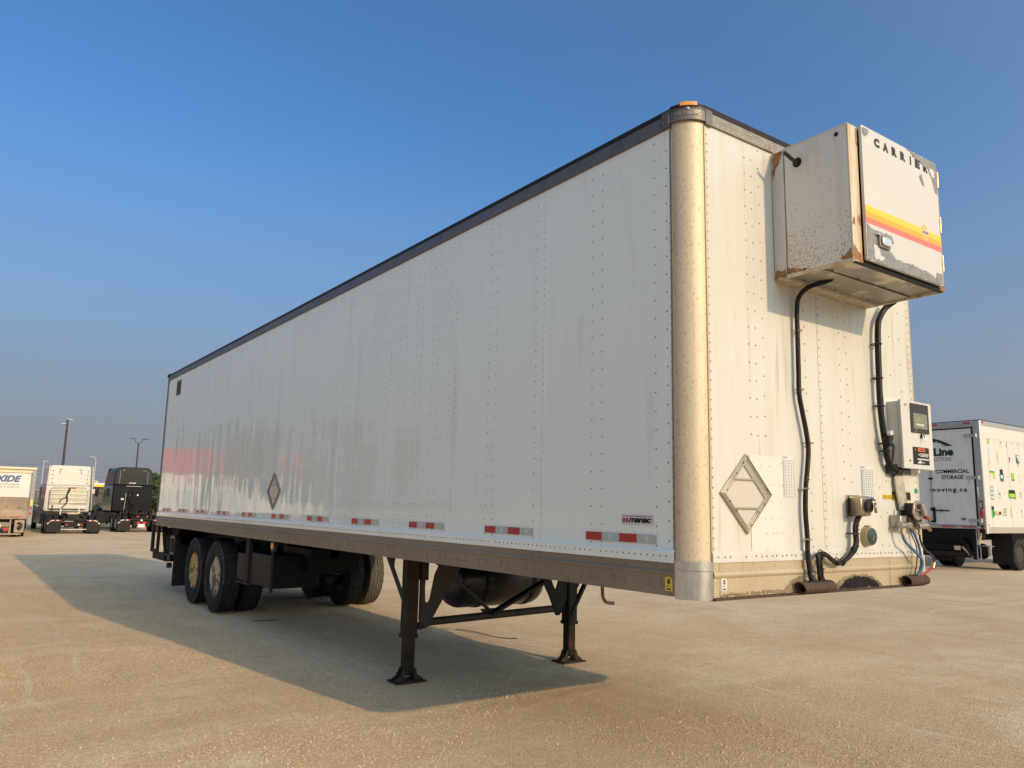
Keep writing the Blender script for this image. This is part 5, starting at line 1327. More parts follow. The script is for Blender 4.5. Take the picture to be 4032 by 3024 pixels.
o = pr([(23.05, 3.11), (23.41, 3.10), (23.41, 2.85), (23.28, 2.86), (23.28, 3.02), (23.05, 3.03)], 'ink_lime'); pr([(23.05, 3.11), (23.41, 3.10), (23.41, 3.055), (23.05, 3.065)], 'ink_green', o, 1); pr(rc(23.055, 23.062, 2.86, 3.03), 'ink_slate', o)
o = pr([(23.73, 3.03), (23.76, 2.83), (23.84, 2.80), (23.96, 2.80), (24.02, 2.84), (24.04, 3.02), (24.0, 3.04), (23.98, 3.18), (23.78, 3.19), (23.77, 3.04)], 'ink_slate'); pr(rc(23.80, 23.97, 2.90, 3.00), 'ink_mint', o, 1); pr(rc(23.785, 23.975, 3.03, 3.18), 'ink_black', o, 1); pr([(23.80, 2.80), (23.83, 2.80), (23.80, 2.765)], 'ink_slate', o); pr([(23.97, 2.80), (24.0, 2.80), (24.01, 2.76)], 'ink_slate', o)
o = pr(rc(24.57, 24.78, 2.84, 3.09), 'ink_green'); pr([(24.59, 2.90), (24.76, 2.90), (24.76, 3.08), (24.62, 3.08)], 'ink_lime', o, 1)
o = pr(rc(25.07, 25.23, 3.04, 3.06), 'ink_lime'); pr(rc(25.145, 25.152, 2.88, 3.04), 'ink_slate', o); pr([(25.149, 2.90), (25.09, 2.86), (25.149, 2.885), (25.21, 2.86)], 'ink_slate', o)
o = pr(rc(23.03, 23.24, 2.21, 2.62), 'ink_slate')
for k in range(3): pr(rc(23.055, 23.22, 2.235 + .13 * k, 2.335 + .13 * k), 'ink_mint', o, 1)
o = pr(rc(23.60, 23.71, 2.37, 2.43), 'ink_green'); pr([(23.555, 2.60), (23.565, 2.60), (23.61, 2.40), (23.60, 2.40)], 'ink_slate', o); pr([(23.61, 2.38), (23.617, 2.38), (23.60, 2.23), (23.593, 2.23)], 'ink_slate', o); pr([(23.69, 2.38), (23.697, 2.38), (23.72, 2.23), (23.713, 2.23)], 'ink_slate', o)
o = pr([(24.26, 2.46), (24.29, 2.54), (24.76, 2.53), (24.79, 2.46), (24.79, 2.27), (24.28, 2.28)], 'ink_green'); pr(rc(24.33, 24.73, 2.44, 2.55), 'ink_black', o, 1); pr(rc(24.33, 24.74, 2.32, 2.43), 'ink_lime', o, 2); pr(rc(24.33, 24.342, 2.20, 2.28), 'ink_slate', o); pr(rc(24.74, 24.752, 2.22, 2.28), 'ink_slate', o)
o = pr(el(25.165, 2.405, .075, .105), 'ink_slate'); pr(el(25.165, 2.405, .058, .088), 'ink_mint', o, 1)
o = pr(rc(23.02, 23.19, 1.66, 2.01), 'ink_green'); pr(rc(23.02, 23.19, 1.90, 2.01), 'ink_black', o, 1)
o = pr(rc(23.88, 24.04, 1.72, 1.95), 'ink_slate')
for k in range(2): pr(rc(23.91, 24.02, 1.745 + .10 * k, 1.825 + .10 * k), 'ink_mint', o, 1)
o = pr([(24.33, 1.99), (24.37, 1.99), (24.40, 1.84), (24.39, 1.75), (24.33, 1.75), (24.32, 1.85)], 'ink_lime'); pr([(24.36, 1.75), (24.31, 1.67), (24.36, 1.71), (24.41, 1.67)], 'ink_slate', o)
o = pr([(25.10, 1.90), (25.14, 1.94), (25.15, 1.88), (25.12, 1.84)], 'ink_black'); pr(rc(25.16, 25.168, 1.71, 1.88), 'ink_slate', o); pr(rc(25.12, 25.21, 1.695, 1.712), 'ink_slate', o)
for x, z in ((23.53, 4.06), (24.78, 4.04), (24.10, 3.54), (24.31, 2.965), (23.965, 2.41), (24.735, 1.825)):
    pr([(x - .06, z), (x - .01, z + .012), (x + .06, z + .002), (x - .01, z - .012)], 'ink_red')
st = MB().box(23.17, 23.83, Y0 - .03, Y0 - .004, 1.745, 1.855).build('rub_strap', 'cream_frame', K, bev=.006)
MB().cyl((23.50, Y0 - .045, 1.80), (23.50, Y0 - .028, 1.80), .05, n=12).build('strap_bolt', 'black_steel', st)
# underneath: bumper, lift gear, axle, flaps and wheels
MB().box(X0 + .2, 29.5, 8.9, 10.3, .95, 1.28).build('chassis', 'black_steel', K)
MB().box(X0 + .05, X0 + .5, 8.6, 10.8, 1.02, 1.30).build('lift_housing', 'black_steel', K)
MB().box(X0 + .15, X0 + .25, 9.0, 10.8, .44, .58).build('lift_beam', 'dark_rusty_steel', K, bev=.01)
MB().box(X0 + .15, X0 + .25, 9.0, 10.8, .62, .80).build('lift_beam', 'black_steel', K, bev=.01)
MB().box(X0 + .25, X0 + .30, 8.9, 10.85, .40, 1.05).build('lift_panel', 'black_steel', K)
MB().bar((X0 + .08, 9.28, 1.22), (X0 + .10, 8.85, .46), .07, .07).build('lift_cylinder', 'black_steel', K)
MB().bar((X0 + .12, 9.16, .74), (X0 + .12, 8.86, .44), .03, .05).build('lift_arm', 'cream_frame', K)
MB().box(X0 + .02, X0 + .06, 9.17, 9.36, .63, .765).build('mounting_tab', 'cream_frame', K, bev=.01)
MB().box(X0 + .02, X0 + .10, 8.66, 8.80, .37, 1.30).build('gate_post', 'black_steel', K, bev=.008)
gp = MB().box(X0, X0 + .03, 8.64, 8.665, .80, 1.33).build('gate_rail', 'truck_frame_grey', K)
for a in ((8.655, 8.67, .37, .76), (8.555, 8.57, .37, .76), (8.555, 8.67, .355, .385), (8.555, 8.67, .745, .765)): MB().box(X0 - .01, X0 + .02, a[0], a[1], a[2], a[3]).build('step_frame', 'truck_frame_grey', gp)
MB().box(X0 + .0, X0 + .03, 8.575, 8.605, .80, 1.30).build('grab_rail', 'cream_frame', K)
MB().bar((X0 + .02, 8.52, 1.18), (X0 + .02, 8.60, .86), .05, .03).build('gate_strut', 'cream_frame', K)
MB().box(X0 + .05, X0 + .10, 8.29, 8.37, .50, .79).build('step_side', 'truck_frame_grey', K, bev=.006)
MB().box(X0 + .05, X0 + .30, 8.29, 8.56, .78, .795).build('step_tread', 'truck_frame_grey', K)
MB().box(X0 + .06, X0 + .10, 8.37, 8.56, .50, .78).build('step_back', 'black_steel', K)
MB().lathe([(.10, -.35), (.14, -.2), (.24, -.08), (.26, .0), (.24, .08), (.14, .2), (.10, .35)], (24.95, 9.55, .54), (0, 1, 0), 24).build('differential', 'black_steel', K)
MB().cyl((24.95, 8.7, .54), (24.95, 10.6, .54), .08, n=12).build('rear_axle', 'black_steel', K)
fR = MB().box(24.28, 24.30, 8.33, 8.96, .20, 1.20).build('mudflap', 'black_rubber_trim', K)
mb = MB(); text(mb, 'MIDWEST', (24.276, 8.88, .31), (0, -1, 0), (0, 0, 1), .46, .07, .03, shear=.4); mb.build('flap_lettering', 'dark_grey_plastic', fR, sharp=180)
MB().box(24.28, 24.30, 10.25, 10.83, .20, 1.20).build('mudflap', 'black_rubber_trim', K)
for y in (8.52, 8.84, 10.42, 10.72):
    wheel(24.95, y, .50, tm, rms, K, sc=.96, nm='wheel').rotation_euler = (0, 0, math.pi / 2)
for y in (8.55, 10.7):
    wheel(29.3, y, .50, tm, rms, K, sc=.96).rotation_euler = (0, 0, math.pi / 2)
MB().box(30.3, 31.8, 8.6, 10.7, .55, 2.6).build('cab', 'truck_side_white', K, bev=.12)
MB().box(30.6, 31.3, 8.59, 8.602, 1.7, 2.4).build('cab_window', 'glass_dark', K)

# ================================================================== PARKED TRACTORS AND TRAILER ON THE LEFT
def tape(par, x0, x1, z0, z1, y, n, seg=None):
    for i in range(n):
        a = x0 + (x1 - x0) * i / n; b = x0 + (x1 - x0) * (i + 1) / n
        MB().box(a, b, y - .004, y, z0, z1).build('tape_segment', 'red_tape' if i % 2 else 'decal_white', par)
def tractor(cx, cy, dark, label):
    t = thing('semi_tractor', (cx, cy, 0), label, 'semi truck', 'semi tractors parked in a row')
    setoff(0, 0, 0)
    up, lo = ('grey_cab_top', 'navy_cab') if dark else ('cream_cab', 'cream_cab')
    yc = 3.05; hw = 1.00; zb = .98; zm = 2.42 if dark else 2.27; zt = 3.40 if dark else 3.28
    # cab and sleeper
    c = MB().box(-hw, hw, yc, yc + 2.4, zb, zm).build('sleeper_lower', lo, t, bev=.06)
    rr_ = .34 if dark else .16
    P = [(-hw + .01, zm), (hw - .01, zm), (hw - .07, zt - rr_)] + [(hw - .07 - rr_ + rr_ * math.cos(R(a)), zt - rr_ + rr_ * math.sin(R(a))) for a in (15, 30, 45, 60, 75, 90)] + [(-hw + .07 + rr_ + rr_ * math.cos(R(a)), zt - rr_ + rr_ * math.sin(R(a))) for a in (90, 105, 120, 135, 150, 165)] + [(-hw + .07, zt - rr_)]
    u = MB().prism(P, 'y', yc + .03, yc + 2.5).build('sleeper_top', up, t, bev=.05)
    MB().prism([(yc + 2.5, zm), (yc + 2.5, zt), (yc + 3.4, 2.6), (yc + 3.6, 2.3)], 'x', -hw + .08, hw - .08).build('roof_fairing', up, t, bev=.05)
    MB().box(-hw + .02, hw - .02, yc + 2.4, yc + 3.5, .9, 2.4).build('cab', lo, t, bev=.08)
    MB().box(-hw + .0, hw - .0, yc + 2.7, yc + 3.3, 1.7, 2.2).build('cab_window', 'glass_dark', t)
    MB().hexa([(-.9, yc + 3.5, .7), (.9, yc + 3.5, .7), (.8, yc + 5.0, .7), (-.8, yc + 5.0, .7), (-.9, yc + 3.5, 1.6), (.9, yc + 3.5, 1.6), (.7, yc + 5.0, 1.35), (-.7, yc + 5.0, 1.35)]).build('bonnet', lo, t, bev=.10)
    MB().box(-1.14, 1.14, yc + 3.6, yc + 4.8, .5, 1.15).build('front_wings', 'dark_grey_plastic' if dark else 'smooth_grey', t, bev=.15)
    # side fairings of the cab
    for s in (-1, 1):
        if not dark:
            MB().hexa([(s * (hw + .03), yc - .32, 1.05), (s * (hw + .06), yc - .32, 1.05), (s * (hw + .06), yc + .1, 1.05), (s * (hw + .0), yc + .1, 1.05),
                       (s * (hw - .06), yc - .18, zt - .02), (s * (hw - .02), yc - .18, zt - .02), (s * (hw - .02), yc + .1, zt), (s * (hw - .06), yc + .1, zt)]).build('side_extender', 'pole_grey' if s > 0 else 'cream_cab', t, bev=.008)
        MB().box(s * 1.12 - .05 * s - .05, s * 1.12 - .05 * s + .05, yc + .3, yc + 3.6, .35, .95).build('side_skirt', 'smooth_grey' if not dark else 'dark_grey_plastic', t, bev=.03)
        MB().bar((s * (hw + .02), yc + 3.3, 1.95), (s * (hw + .30), yc + 3.4, 1.95), .03, .03).build('mirror_arm', 'black_steel', t)
        m_ = MB().box(s * (hw + .30) - .09, s * (hw + .30) + .09, yc + 3.3, yc + 3.42, 1.78, 2.28).build('wing_mirror', 'black_plastic', t, bev=.03)
    MB().box(-1.12, -.70, 1.9 + .6, yc + .4, .38, .95).build('fuel_tank', 'dark_grey_plastic', t, bev=.15)
    # frame, fifth wheel
    for s in (-1, 1): MB().box(s * .42 - .04, s * .42 + .04, .02, yc + 1, .55, .82).build('frame_rail', 'black_steel', t)
    fw = MB().prism([(-.46 * math.cos(0) if i == -1 else .46 * math.cos(R(a)), .95 + .46 * math.sin(R(a))) for i, a in enumerate(range(-60, 241, 20))], 'z', .90, .955).build('fifth_wheel', 'nose_box_metal' if not dark else 'dark_rusty_steel', t, bev=.008)
    MB().box(-.42, .42, .75, 1.25, .78, .90).build('fifth_wheel_mount', 'black_steel', fw)
    MB().hexa([(-.30, .25, .70), (.30, .25, .70), (.36, .6, .78), (-.36, .6, .78), (-.22, .25, .80), (.22, .25, .80), (.40, .62, .93), (-.40, .62, .93)]).build('fifth_wheel_ramp', 'black_steel', fw)
    tb = MB().box(-.40, .40, -.06, -.02, .30, .56).build('rear_crossmember', 'black_steel', t, bev=.01)
    MB().box(-.52, .52, -.05, .03, .60, .72).build('rear_crossmember', 'black_steel', t, bev=.01)
    for x, z, mm, r in (((-.30, .42, 'red_lens', .05), (.32, .42, 'red_lens', .05), (.20, .42, 'decal_white', .05)) if not dark else ((-.17, .47, 'red_lens', .075), (.12, .47, 'red_lens', .075), (-.02, .60, 'decal_white', .06), (-.22, .80, 'red_lens', .05), (.24, .80, 'red_lens', .05))):
        MB().lathe([(r, 0), (r, .03), (r * .8, .045)], (x, -.06, z), (0, -1, 0), 16).build('tail_lamp', mm, tb)
    if dark:
        p = MB().box(-.17, .15, -.085, -.06, .26, .42).build('number_plate', 'sign_white', tb)
        mb = MB(); text(mb, 'AOP 41', (-.13, -.087, .30), (1, 0, 0), (0, 0, 1), .24, .08, .02); mb.build('plate_lettering', 'decal_grid_grey', tb, sharp=180)
    else:
        MB().box(-.52, .54, -.03, .03, .19, .23).build('tow_bar', 'pole_grey', t)
        for x in (-.40, .40): MB().box(x - .04, x + .04, 1.9, 1.94, .86, 1.14).build('deck_post', 'pole_grey', t, bev=.01)
    sc = .845
    for y in (.50, 1.62):
        for x in (-1.04, -.74, .74, 1.04):
            w = place('wheel', tm, t, (x, y, .43), (random.random(), 0, 0 if x < 0 else math.pi), (sc, sc, sc))
            place('rim', rim_w, w, (0, 0, 0))
        MB().cyl((-1.0, y, .43), (1.0, y, .43), .07, n=10).build('axle', 'black_steel', t)
    for x in (-1.02, 1.02):
        w = place('wheel', tm, t, (x, yc + 4.2, .43), (0, 0, 0 if x < 0 else math.pi), (sc, sc, sc)); place('rim', rim_w, w, (0, 0, 0))
    for s in (-1, 1):
        f = MB().prism([(-.31, .08), (.27, .06), (.31, .10), (.31, .66), (-.12, .66), (-.31, .46)] if s < 0 else [(-.31, .08), (.24, .06), (.31, .12), (.31, .46), (.12, .66), (-.31, .66)], 'y', -.02, .0).build('mudflap', 'mudflap_rubber', t, bev=.004)
        f.location = (s * .83, .0, 0)
        pts = [(.30, .64), (-.10, .635), (-.28, .47)] if s < 0 else [(-.30, .64), (.10, .635), (.28, .47)]
        for (a, b), nseg in ((pts[:2], 4), (pts[1:], 3)):
            A = Vector((a[0], a[1])); B = Vector((b[0], b[1])); d = (B - A).normalized(); n_ = Vector((-d.y, d.x)) * .045
            if n_.y > 0: n_ = -n_
            for i in range(nseg):
                p = A + (B - A) * i / nseg; q_ = A + (B - A) * (i + 1) / nseg
                MB().prism([tuple(p), tuple(q_), tuple(q_ + n_), tuple(p + n_)], 'y', -.026, -.021).build('tape_segment', ('red_tape', 'decal_white')[(i + (nseg == 3)) % 2], f)
    if not dark:
        # polished rack behind the sleeper
        rk = MB().prism([(-.84, 1.12), (.84, 1.12), (.84, 2.02), (.72, 2.20), (-.72, 2.20), (-.84, 2.02)], 'y', yc - .16, yc - .12).build('headache_rack', 'chrome_rack', t, bev=.01)
        for z in (2.06, 1.86, 1.66, 1.44): MB().box(-.82, .82, yc - .20, yc - .155, z - .035, z + .035).build('rack_bar', 'chrome_bar', rk, bev=.012)
        mb = MB()
        for i in range(60):
            x = -.78 + i * .0263
            for za, zb2 in ((1.48, 1.62), (1.70, 1.82), (1.90, 2.02)): mb.box(x, x + .012, yc - .168, yc - .158, za, zb2)
        mb.build('rack_ribs', 'chrome_bar', rk, kind='stuff')
        MB().box(-.83, .83, yc - .22, yc - .15, 1.13, 1.30).build('rack_shelf', 'cream_cab', rk, bev=.01)
        for z in (2.62, 2.76, 2.90): MB().box(-.55, .55, yc - .004 + .03, yc + .035, z, z + .012).build('panel_crease', 'cream_frame', u)
        for s in (-1, 1):
            MB().box(s * .48 - (.12 if s > 0 else 0), s * .48 + (.12 if s < 0 else 0), yc + .015, yc + .034, 3.08, 3.10).build('trim_mark', 'dark_grey_plastic', u)
            MB().box(s * .48 - .01, s * .48 + .01, yc + .015, yc + .034, 2.86, 3.10).build('trim_mark', 'dark_grey_plastic', u)
            for z in (2.4, 2.6, 2.8, 3.0): MB().dome((s * .78, yc + .028, z), (0, -1, 0), .03, .015).build('vent_clip', 'dark_grey_plastic', u)
        mb = MB().tube([(-.02, yc - .24, 2.16), (-.06, yc - .26, 2.0), (-.10, yc - .27, 1.82), (-.05, yc - .28, 1.66), (-.14, yc - .30, 1.68), (-.32, yc - .30, 1.58), (-.38, yc - .30, 1.40)], .018, 6, 4)
        mb.tube([(.03, yc - .24, 2.18), (.0, yc - .26, 2.0), (-.10, yc - .28, 1.78), (-.06, yc - .28, 1.60), (-.08, yc - .30, 1.42), (-.26, yc - .30, 1.18), (-.34, yc - .3, 1.05)], .024, 6, 4)
        mb.build('coiled_hose', 'cable_black', t, sharp=80)
        MB().box(.12, .30, yc - .21, yc - .16, 2.14, 2.19).build('red_label', 'decal_red', t)
        MB().box(-.70, -.66, yc - .30, yc - .20, 1.0, 1.30).build('gladhand_holder', 'dark_rusty_steel', t)
    else:
        def frame3(par, pts, w_, mm, yy=yc + .02):
            for i in range(len(pts)):
                a, b = pts[i], pts[(i + 1) % len(pts)]; MB().bar((a[0], yy, a[1]), (b[0], yy, b[1]), w_, w_, (0, 1, 0)).build('pressed_rib', mm, par)
        frame3(u, [(-.62, 2.63), (-.22, 2.63), (-.34, 2.95), (-.50, 2.95)], .025, 'black_rubber_trim', yc + .025)
        frame3(u, [(.22, 2.63), (.62, 2.63), (.50, 2.95), (.34, 2.95)], .025, 'black_rubber_trim', yc + .025)
        frame3(u, [(-.05, 2.66), (.05, 2.66), (.05, 3.02), (-.05, 3.02)], .02, 'black_rubber_trim', yc + .025)
        mb = MB(); text(mb, '674693', (-.22, yc + .02, 2.50), (1, 0, 0), (0, 0, 1), .34, .075, .04); mb.build('fleet_number', 'decal_white', u, sharp=180)
        frame3(c, [(.0, 1.62), (.62, 1.62), (.44, 1.22), (.18, 1.22)], .02, 'navy_cab', yc - .0)
        frame3(c, [(-.75, 2.28), (-.12, 2.28), (-.12, 1.95), (-.75, 1.95)], .016, 'navy_cab', yc)
        frame3(c, [(.0, 2.28), (.72, 2.28), (.72, 1.80), (.0, 1.80)], .016, 'navy_cab', yc)
        MB().box(-.35, .42, yc - .02, yc + .005, 2.36, 2.375).build('chrome_trim', 'chrome_bar', c)
        for s, a in ((-1, .14), (1, .10)): MB().box(s * .60 - (.14 if s > 0 else 0), s * .60 + (.14 if s < 0 else 0), yc + .015, yc + .034, 3.22, 3.235).build('trim_mark', 'pole_grey', u)
        for s in (-1, 1): MB().box(s * .70 - .008, s * .70 + .008, yc + .015, yc + .034, 2.5, 3.2).build('trim_mark', 'smooth_grey', u)
        for x in (-.12, .26): MB().dome((x, yc - .005, 1.88), (0, -1, 0), .045, .03, 10).build('work_lamp', 'chrome_bar', c)
        MB().box(-.56, -.42, yc - .02, yc, 1.62, 1.71).build('white_tag', 'decal_white', c)
        MB().tube([(-.38, yc - .05, 1.10), (-.35, yc - .06, 1.50), (-.34, yc - .05, 1.98)], .014, 6, 3).build('grab_rail', 'pole_grey', t)
        mb = MB()
        for k in range(5):
            x = -.16 + .05 * k; mb.tube([(x, yc - .04, 2.1), (x - .05, yc - .15, 1.75), (x + .1 * (k % 3 - 1), yc - .3, 1.45), (x + .18, yc - .28, 1.30 + .05 * k), (x, yc - .25, 1.12), (x - .1, yc - .4, .95)], .014, 6, 4)
        mb.build('coiled_hose', 'cable_black', t, sharp=80)
        mb = MB()
        for k in range(9): mb.box(-.7 + .16 * k, -.62 + .16 * k, 2.1 + .1 * (k % 3), 2.5, .86 + .03 * (k % 2), 1.0 + .04 * (k % 3))
        mb.build('deck_gear', 'dark_rusty_steel', t, kind='stuff')
    return t
rim_w = rim_mesh('rim', 'rim_white')
tractor(1.72, 39.45, False, 'cream semi tractor with a polished metal rack behind its sleeper')
tractor(5.02, 41.4, True, 'black semi tractor with pressed triangles on its dark grey sleeper back')

# dirty enclosed trailer, cut by the left edge of the photo
D = thing('dry_van_trailer', (-1.6, 36.0, 0), 'dirty white trailer with blue battery advertising on its rear, at the left edge', 'trailer')
setoff(-1.6, 36, 0)
MB().box(-2.75, -.30, 36.05, 46, .80, 2.84).build('body', 'trailer_white', D)
MB().box(-2.6, -.47, 36.03, 36.05, 1.65, 2.66).build('advert_panel', 'trailer_white', D)
MB().box(-2.6, -.45, 36.0, 36.045, 1.13, 1.65).build('middle_board', 'dirty_board', D, bev=.01)
MB().box(-2.6, -.46, 35.985, 36.04, .80, 1.13).build('lower_board', 'dirty_lower_board', D, bev=.01)
hd = MB().box(-2.8, -.28, 35.96, 36.2, 2.80, 2.90).build('header', 'cream_frame', D, bev=.015)
MB().box(-2.8, -.31, 35.98, 36.2, 2.66, 2.76).build('header_strip', 'cream_frame', D, bev=.012)
MB().box(-2.75, -.42, 35.99, 36.2, 2.755, 2.80).build('header_groove', 'dirty_board', D)
MB().box(-.445, -.28, 35.97, 36.4, .50, 2.80).build('rear_post', 'smooth_grey', D, bev=.015)
MB().box(-.47, -.446, 36.0, 36.1, .55, 2.64).build('post_liner', 'dirty_board', D)
for z in (2.5, 2.25, 2.0, 1.75): MB().dome((-.36, 35.968, z), (0, -1, 0), .018).build('post_bolt', 'dark_rusty_steel', D)
y_ = MB().box(-.40, -.32, 35.955, 35.97, 1.30, 1.55).build('yellow_tag', 'decal_yellow', D)
for z in (1.20, .98): MB().prism(rrect(-.40, -.33, z - .06, z + .06, .02), 'y', 35.955, 35.97).build('tail_lamp', 'red_lens', D)
mb = MB(); text(mb, 'EXIDE', (-1.90, 36.026, 2.27), (1, 0, 0), (0, 0, 1), 1.09, .27, .045, shear=.3); mb.build('advert_lettering', 'decal_blue', D, sharp=180)
mb = MB(); text(mb, 'Start Positive.', (-1.74, 36.026, 2.135), (1, 0, 0), (0, 0, 1), .90, .085, .02)
text(mb, 'Stay Positive.', (-1.74, 36.026, 2.005), (1, 0, 0), (0, 0, 1), .89, .105, .02); mb.build('advert_lettering', 'decal_grid_grey', D, sharp=180)
sill = MB().box(-2.6, -.44, 35.95, 36.1, .74, .80).build('sill', 'dirty_board', D)
for i, (a, b) in enumerate(((-1.62, -1.45), (-1.3, -1.2), (-1.1, -.9), (-.85, -.62))): MB().box(a, b, 35.978, 35.984, .83, .86).build('red_reflector', 'red_tape', D)
MB().box(-2.6, -.5, 36.2, 45, .55, .80).build('underframe', 'black_steel', D)
MB().box(-2.6, -1.0, 36.05, 36.15, .42, .60).build('rear_crossbar', 'dirty_board', D, bev=.01)
MB().box(-1.06, -1.0, 36.0, 36.05, .14, .74).build('guard_post', 'dirty_board', D); MB().box(-2.6, -.62, 35.98, 36.04, .10, .16).build('guard_bar', 'dirty_board', D)
bx = MB().box(-.88, -.52, 36.0, 36.05, .19, .70).build('hose_panel', 'dirty_lower_board', D, bev=.01)
mb = MB()
for k in range(4): mb.tube([(-.75 + .03 * k, 35.98, .62), (-.66 - .05 * k, 35.96, .55), (-.60, 35.96, .42 + .04 * k), (-.70, 35.96, .30), (-.78 + .04 * k, 35.97, .40), (-.68, 35.96, .50)], .012, 5, 4)
mb.build('hose_loops', 'cable_black', bx, sharp=80)
MB().prism(rrect(-1.24, -1.10, .26, .40, .03), 'y', 36.02, 36.06).build('tail_lamp', 'red_lens', D)
pl_ = MB().box(-1.65, -1.36, 35.97, 36.0, .40, .50).build('number_plate', 'sign_white', D)
mb = MB(); text(mb, 'P5J 04', (-1.62, 35.967, .425), (1, 0, 0), (0, 0, 1), .24, .05, .02); mb.build('plate_lettering', 'decal_grid_grey', D, sharp=180)
for x in (-.55, -.80, -2.2, -2.45):
    w = place('wheel', tm, D, (x + 1.6, .95 if x > -1 else .95, .42), (0, 0, 0 if x < -1 else math.pi), (.82, .82, .82)); place('rim', rim_w, w, (0, 0, 0))

# red truck seen in the gap
rt = thing('red_truck', (0, 47.5, 0), 'red vehicle showing in the gap between dirty trailer and cream tractor', 'truck')
setoff(0, 47.5, 0)
MB().box(-.62, .50, 47.5, 51, 1.60, 2.24).build('cab', 'red_paint', rt, bev=.06)
MB().box(-.60, .46, 47.6, 51, .45, 1.60).build('lower_body', 'dark_grey_plastic', rt, bev=.04)
MB().box(-.55, .46, 47.47, 47.5, 1.92, 2.18).build('rear_window', 'red_lens', rt)
MB().box(-.62, .52, 47.45, 47.5, 2.23, 2.285).build('roof_visor', 'black_steel', rt)
MB().lathe([(.17, 0), (.16, .08), (.08, .11)], (.18, 47.49, 1.72), (0, -1, 0), 14).build('spare_drum', 'pole_grey', rt)
for x in (-.45, .35): w = place('wheel', tm, rt, (x, .6, .40), (0, 0, 0), (.75, .75, .75)); place('rim', rim_w, w, (0, 0, 0))

# ================================================================== LAMP POSTS
def lamp_post(x, y, h, r, kind, label, mm='pole_dark', name='street_lamp'):
    t = thing(name, (x, y, 0), label, 'lamp post'); setoff(0, 0, 0)
    MB().cyl((0, 0, 0), (0, 0, h), r, r * .62, n=12).build('pole', mm, t)
    MB().cyl((0, 0, 0), (0, 0, .5), r * 2.2, n=12).build('base', 'pole_grey', t)
    if kind == 'single':
        MB().box(-.10, .50, -.15, .15, h, h + .07).build('lamp_head', 'pole_grey', t, bev=.02)
        MB().bar((0, 0, h - .55), (-.35, 0, h - .52), .05, .05).build('lamp_arm', mm, t)
        MB().box(-.55, -.12, -.13, .13, h - .50, h - .42).build('lamp_head', 'pole_grey', t, bev=.02)
    elif kind == 'double':
        for s in (-1, 1):
            MB().tube([(0, 0, h), (s * .20, 0, h + .02), (s * .32, 0, h + .16), (s * .36, 0, h + .42), (s * .50, 0, h + .45)], .032, 8, 4).build('lamp_arm', mm, t)
            MB().hexa([(s * .45, -.13, h + .44), (s * 1.05, -.13, h + .46), (s * 1.05, .13, h + .46), (s * .45, .13, h + .44), (s * .45, -.10, h + .53), (s * 1.05, -.08, h + .50), (s * 1.05, .08, h + .50), (s * .45, .10, h + .53)]).build('lamp_head', mm, t, bev=.01)
    elif kind == 'hook':
        MB().tube([(0, 0, h), (0, 0, h + .35), (-.1, 0, h + .62), (-.35, 0, h + .70)], r * .6, 8, 4).build('lamp_arm', mm, t)
        MB().box(-.62, -.30, -.10, .10, h + .66, h + .73).build('lamp_head', mm, t, bev=.02)
    else:
        MB().box(-.10, .42, -.10, .10, h, h + .07).build('lamp_head', mm, t, bev=.02)
lamp_post(6.30, 90, 9.72, .15, 'single', 'tall dark lamp post rising behind the cream tractor')
lamp_post(13.25, 90, 7.72, .11, 'double', 'lamp post with two spread heads rising behind the black tractor')
lamp_post(4.58, 90, 5.28, .05, 'short', 'thin faint lamp post left of the cream tractor roof', 'pole_grey')
lamp_post(9.28, 90, 5.30, .06, 'hook', 'pale hooked lamp post between the two tractors', 'pole_grey')
# signs between the tractors
def sign(x, y, z, w, h, label, txt, tm_, mm='sign_white', post=True):
    t = thing('sign', (x + w / 2, y, 0), label, 'sign'); setoff(x + w / 2, y, 0)
    b = MB().box(x, x + w, y - .03, y, z, z + h).build('sign_board', mm, t, bev=.005)
    MB().cyl((x + w / 2, y + .05, 0), (x + w / 2, y + .05, z + h), .04, n=8).build('post', 'pole_dark', t)
    if txt:
        mb = MB(); text(mb, txt, (x + w * .15, y - .034, z + h * .18), (1, 0, 0), (0, 0, 1), w * .7, h * .62, .04); mb.build('sign_lettering', tm_, t, sharp=180)
    return t
sign(5.02, 60, 2.03, .34, .28, 'small white sign with red number 13 beside the cream tractor', '13', 'decal_red')
sg = sign(9.07, 90, 3.30, .58, .24, 'white sign with black letters above the yellow banner', 'TIM', 'decal_black')
sg = sign(9.22, 89, 2.90, .95, .27, 'yellow and white banner sign between the two tractors', '', 'decal_black', mm='sign_yellow')
MB().box(9.20, 10.2, 88.96, 89.0, 3.16, 3.24).build('sign_top', 'sign_white', sg)
# dark shed and chain link fence
sh = thing('storage_shed', (10.6, 92.5, 0), 'dark low storage shed behind the chain link fence between the tractors', 'shed'); setoff(10.6, 92.5, 0)
MB().box(9.5, 18, 92.5, 97, 0, 3.2).build('wall', 'shed_dark', sh)
MB().hexa([(9.4, 92.3, 3.2), (18.1, 92.3, 3.35), (18.1, 97.2, 3.35), (9.4, 97.2, 3.2), (9.4, 92.3, 3.3), (18.1, 92.3, 3.45), (18.1, 97.2, 3.7), (9.4, 97.2, 3.55)]).build('roof', 'shed_roof', sh)
fc = thing('chain_link_fence', (8, 64, 0), 'chain link fence running behind the parked tractors', 'fence'); setoff(8, 64, 0)
for x in np.arange(-10, 20, 3.0): MB().cyl((x, 64, 0), (x, 64, 2.35), .035, n=6).build('fence_post', 'fence_wire', fc)
MB().cyl((-10, 64, 2.33), (17, 64, 2.33), .022, n=6).build('top_rail', 'fence_wire', fc)
MB().cyl((-10, 64, 1.35), (17, 64, 1.35), .018, n=6).build('middle_rail', 'fence_wire', fc)
mb = MB()
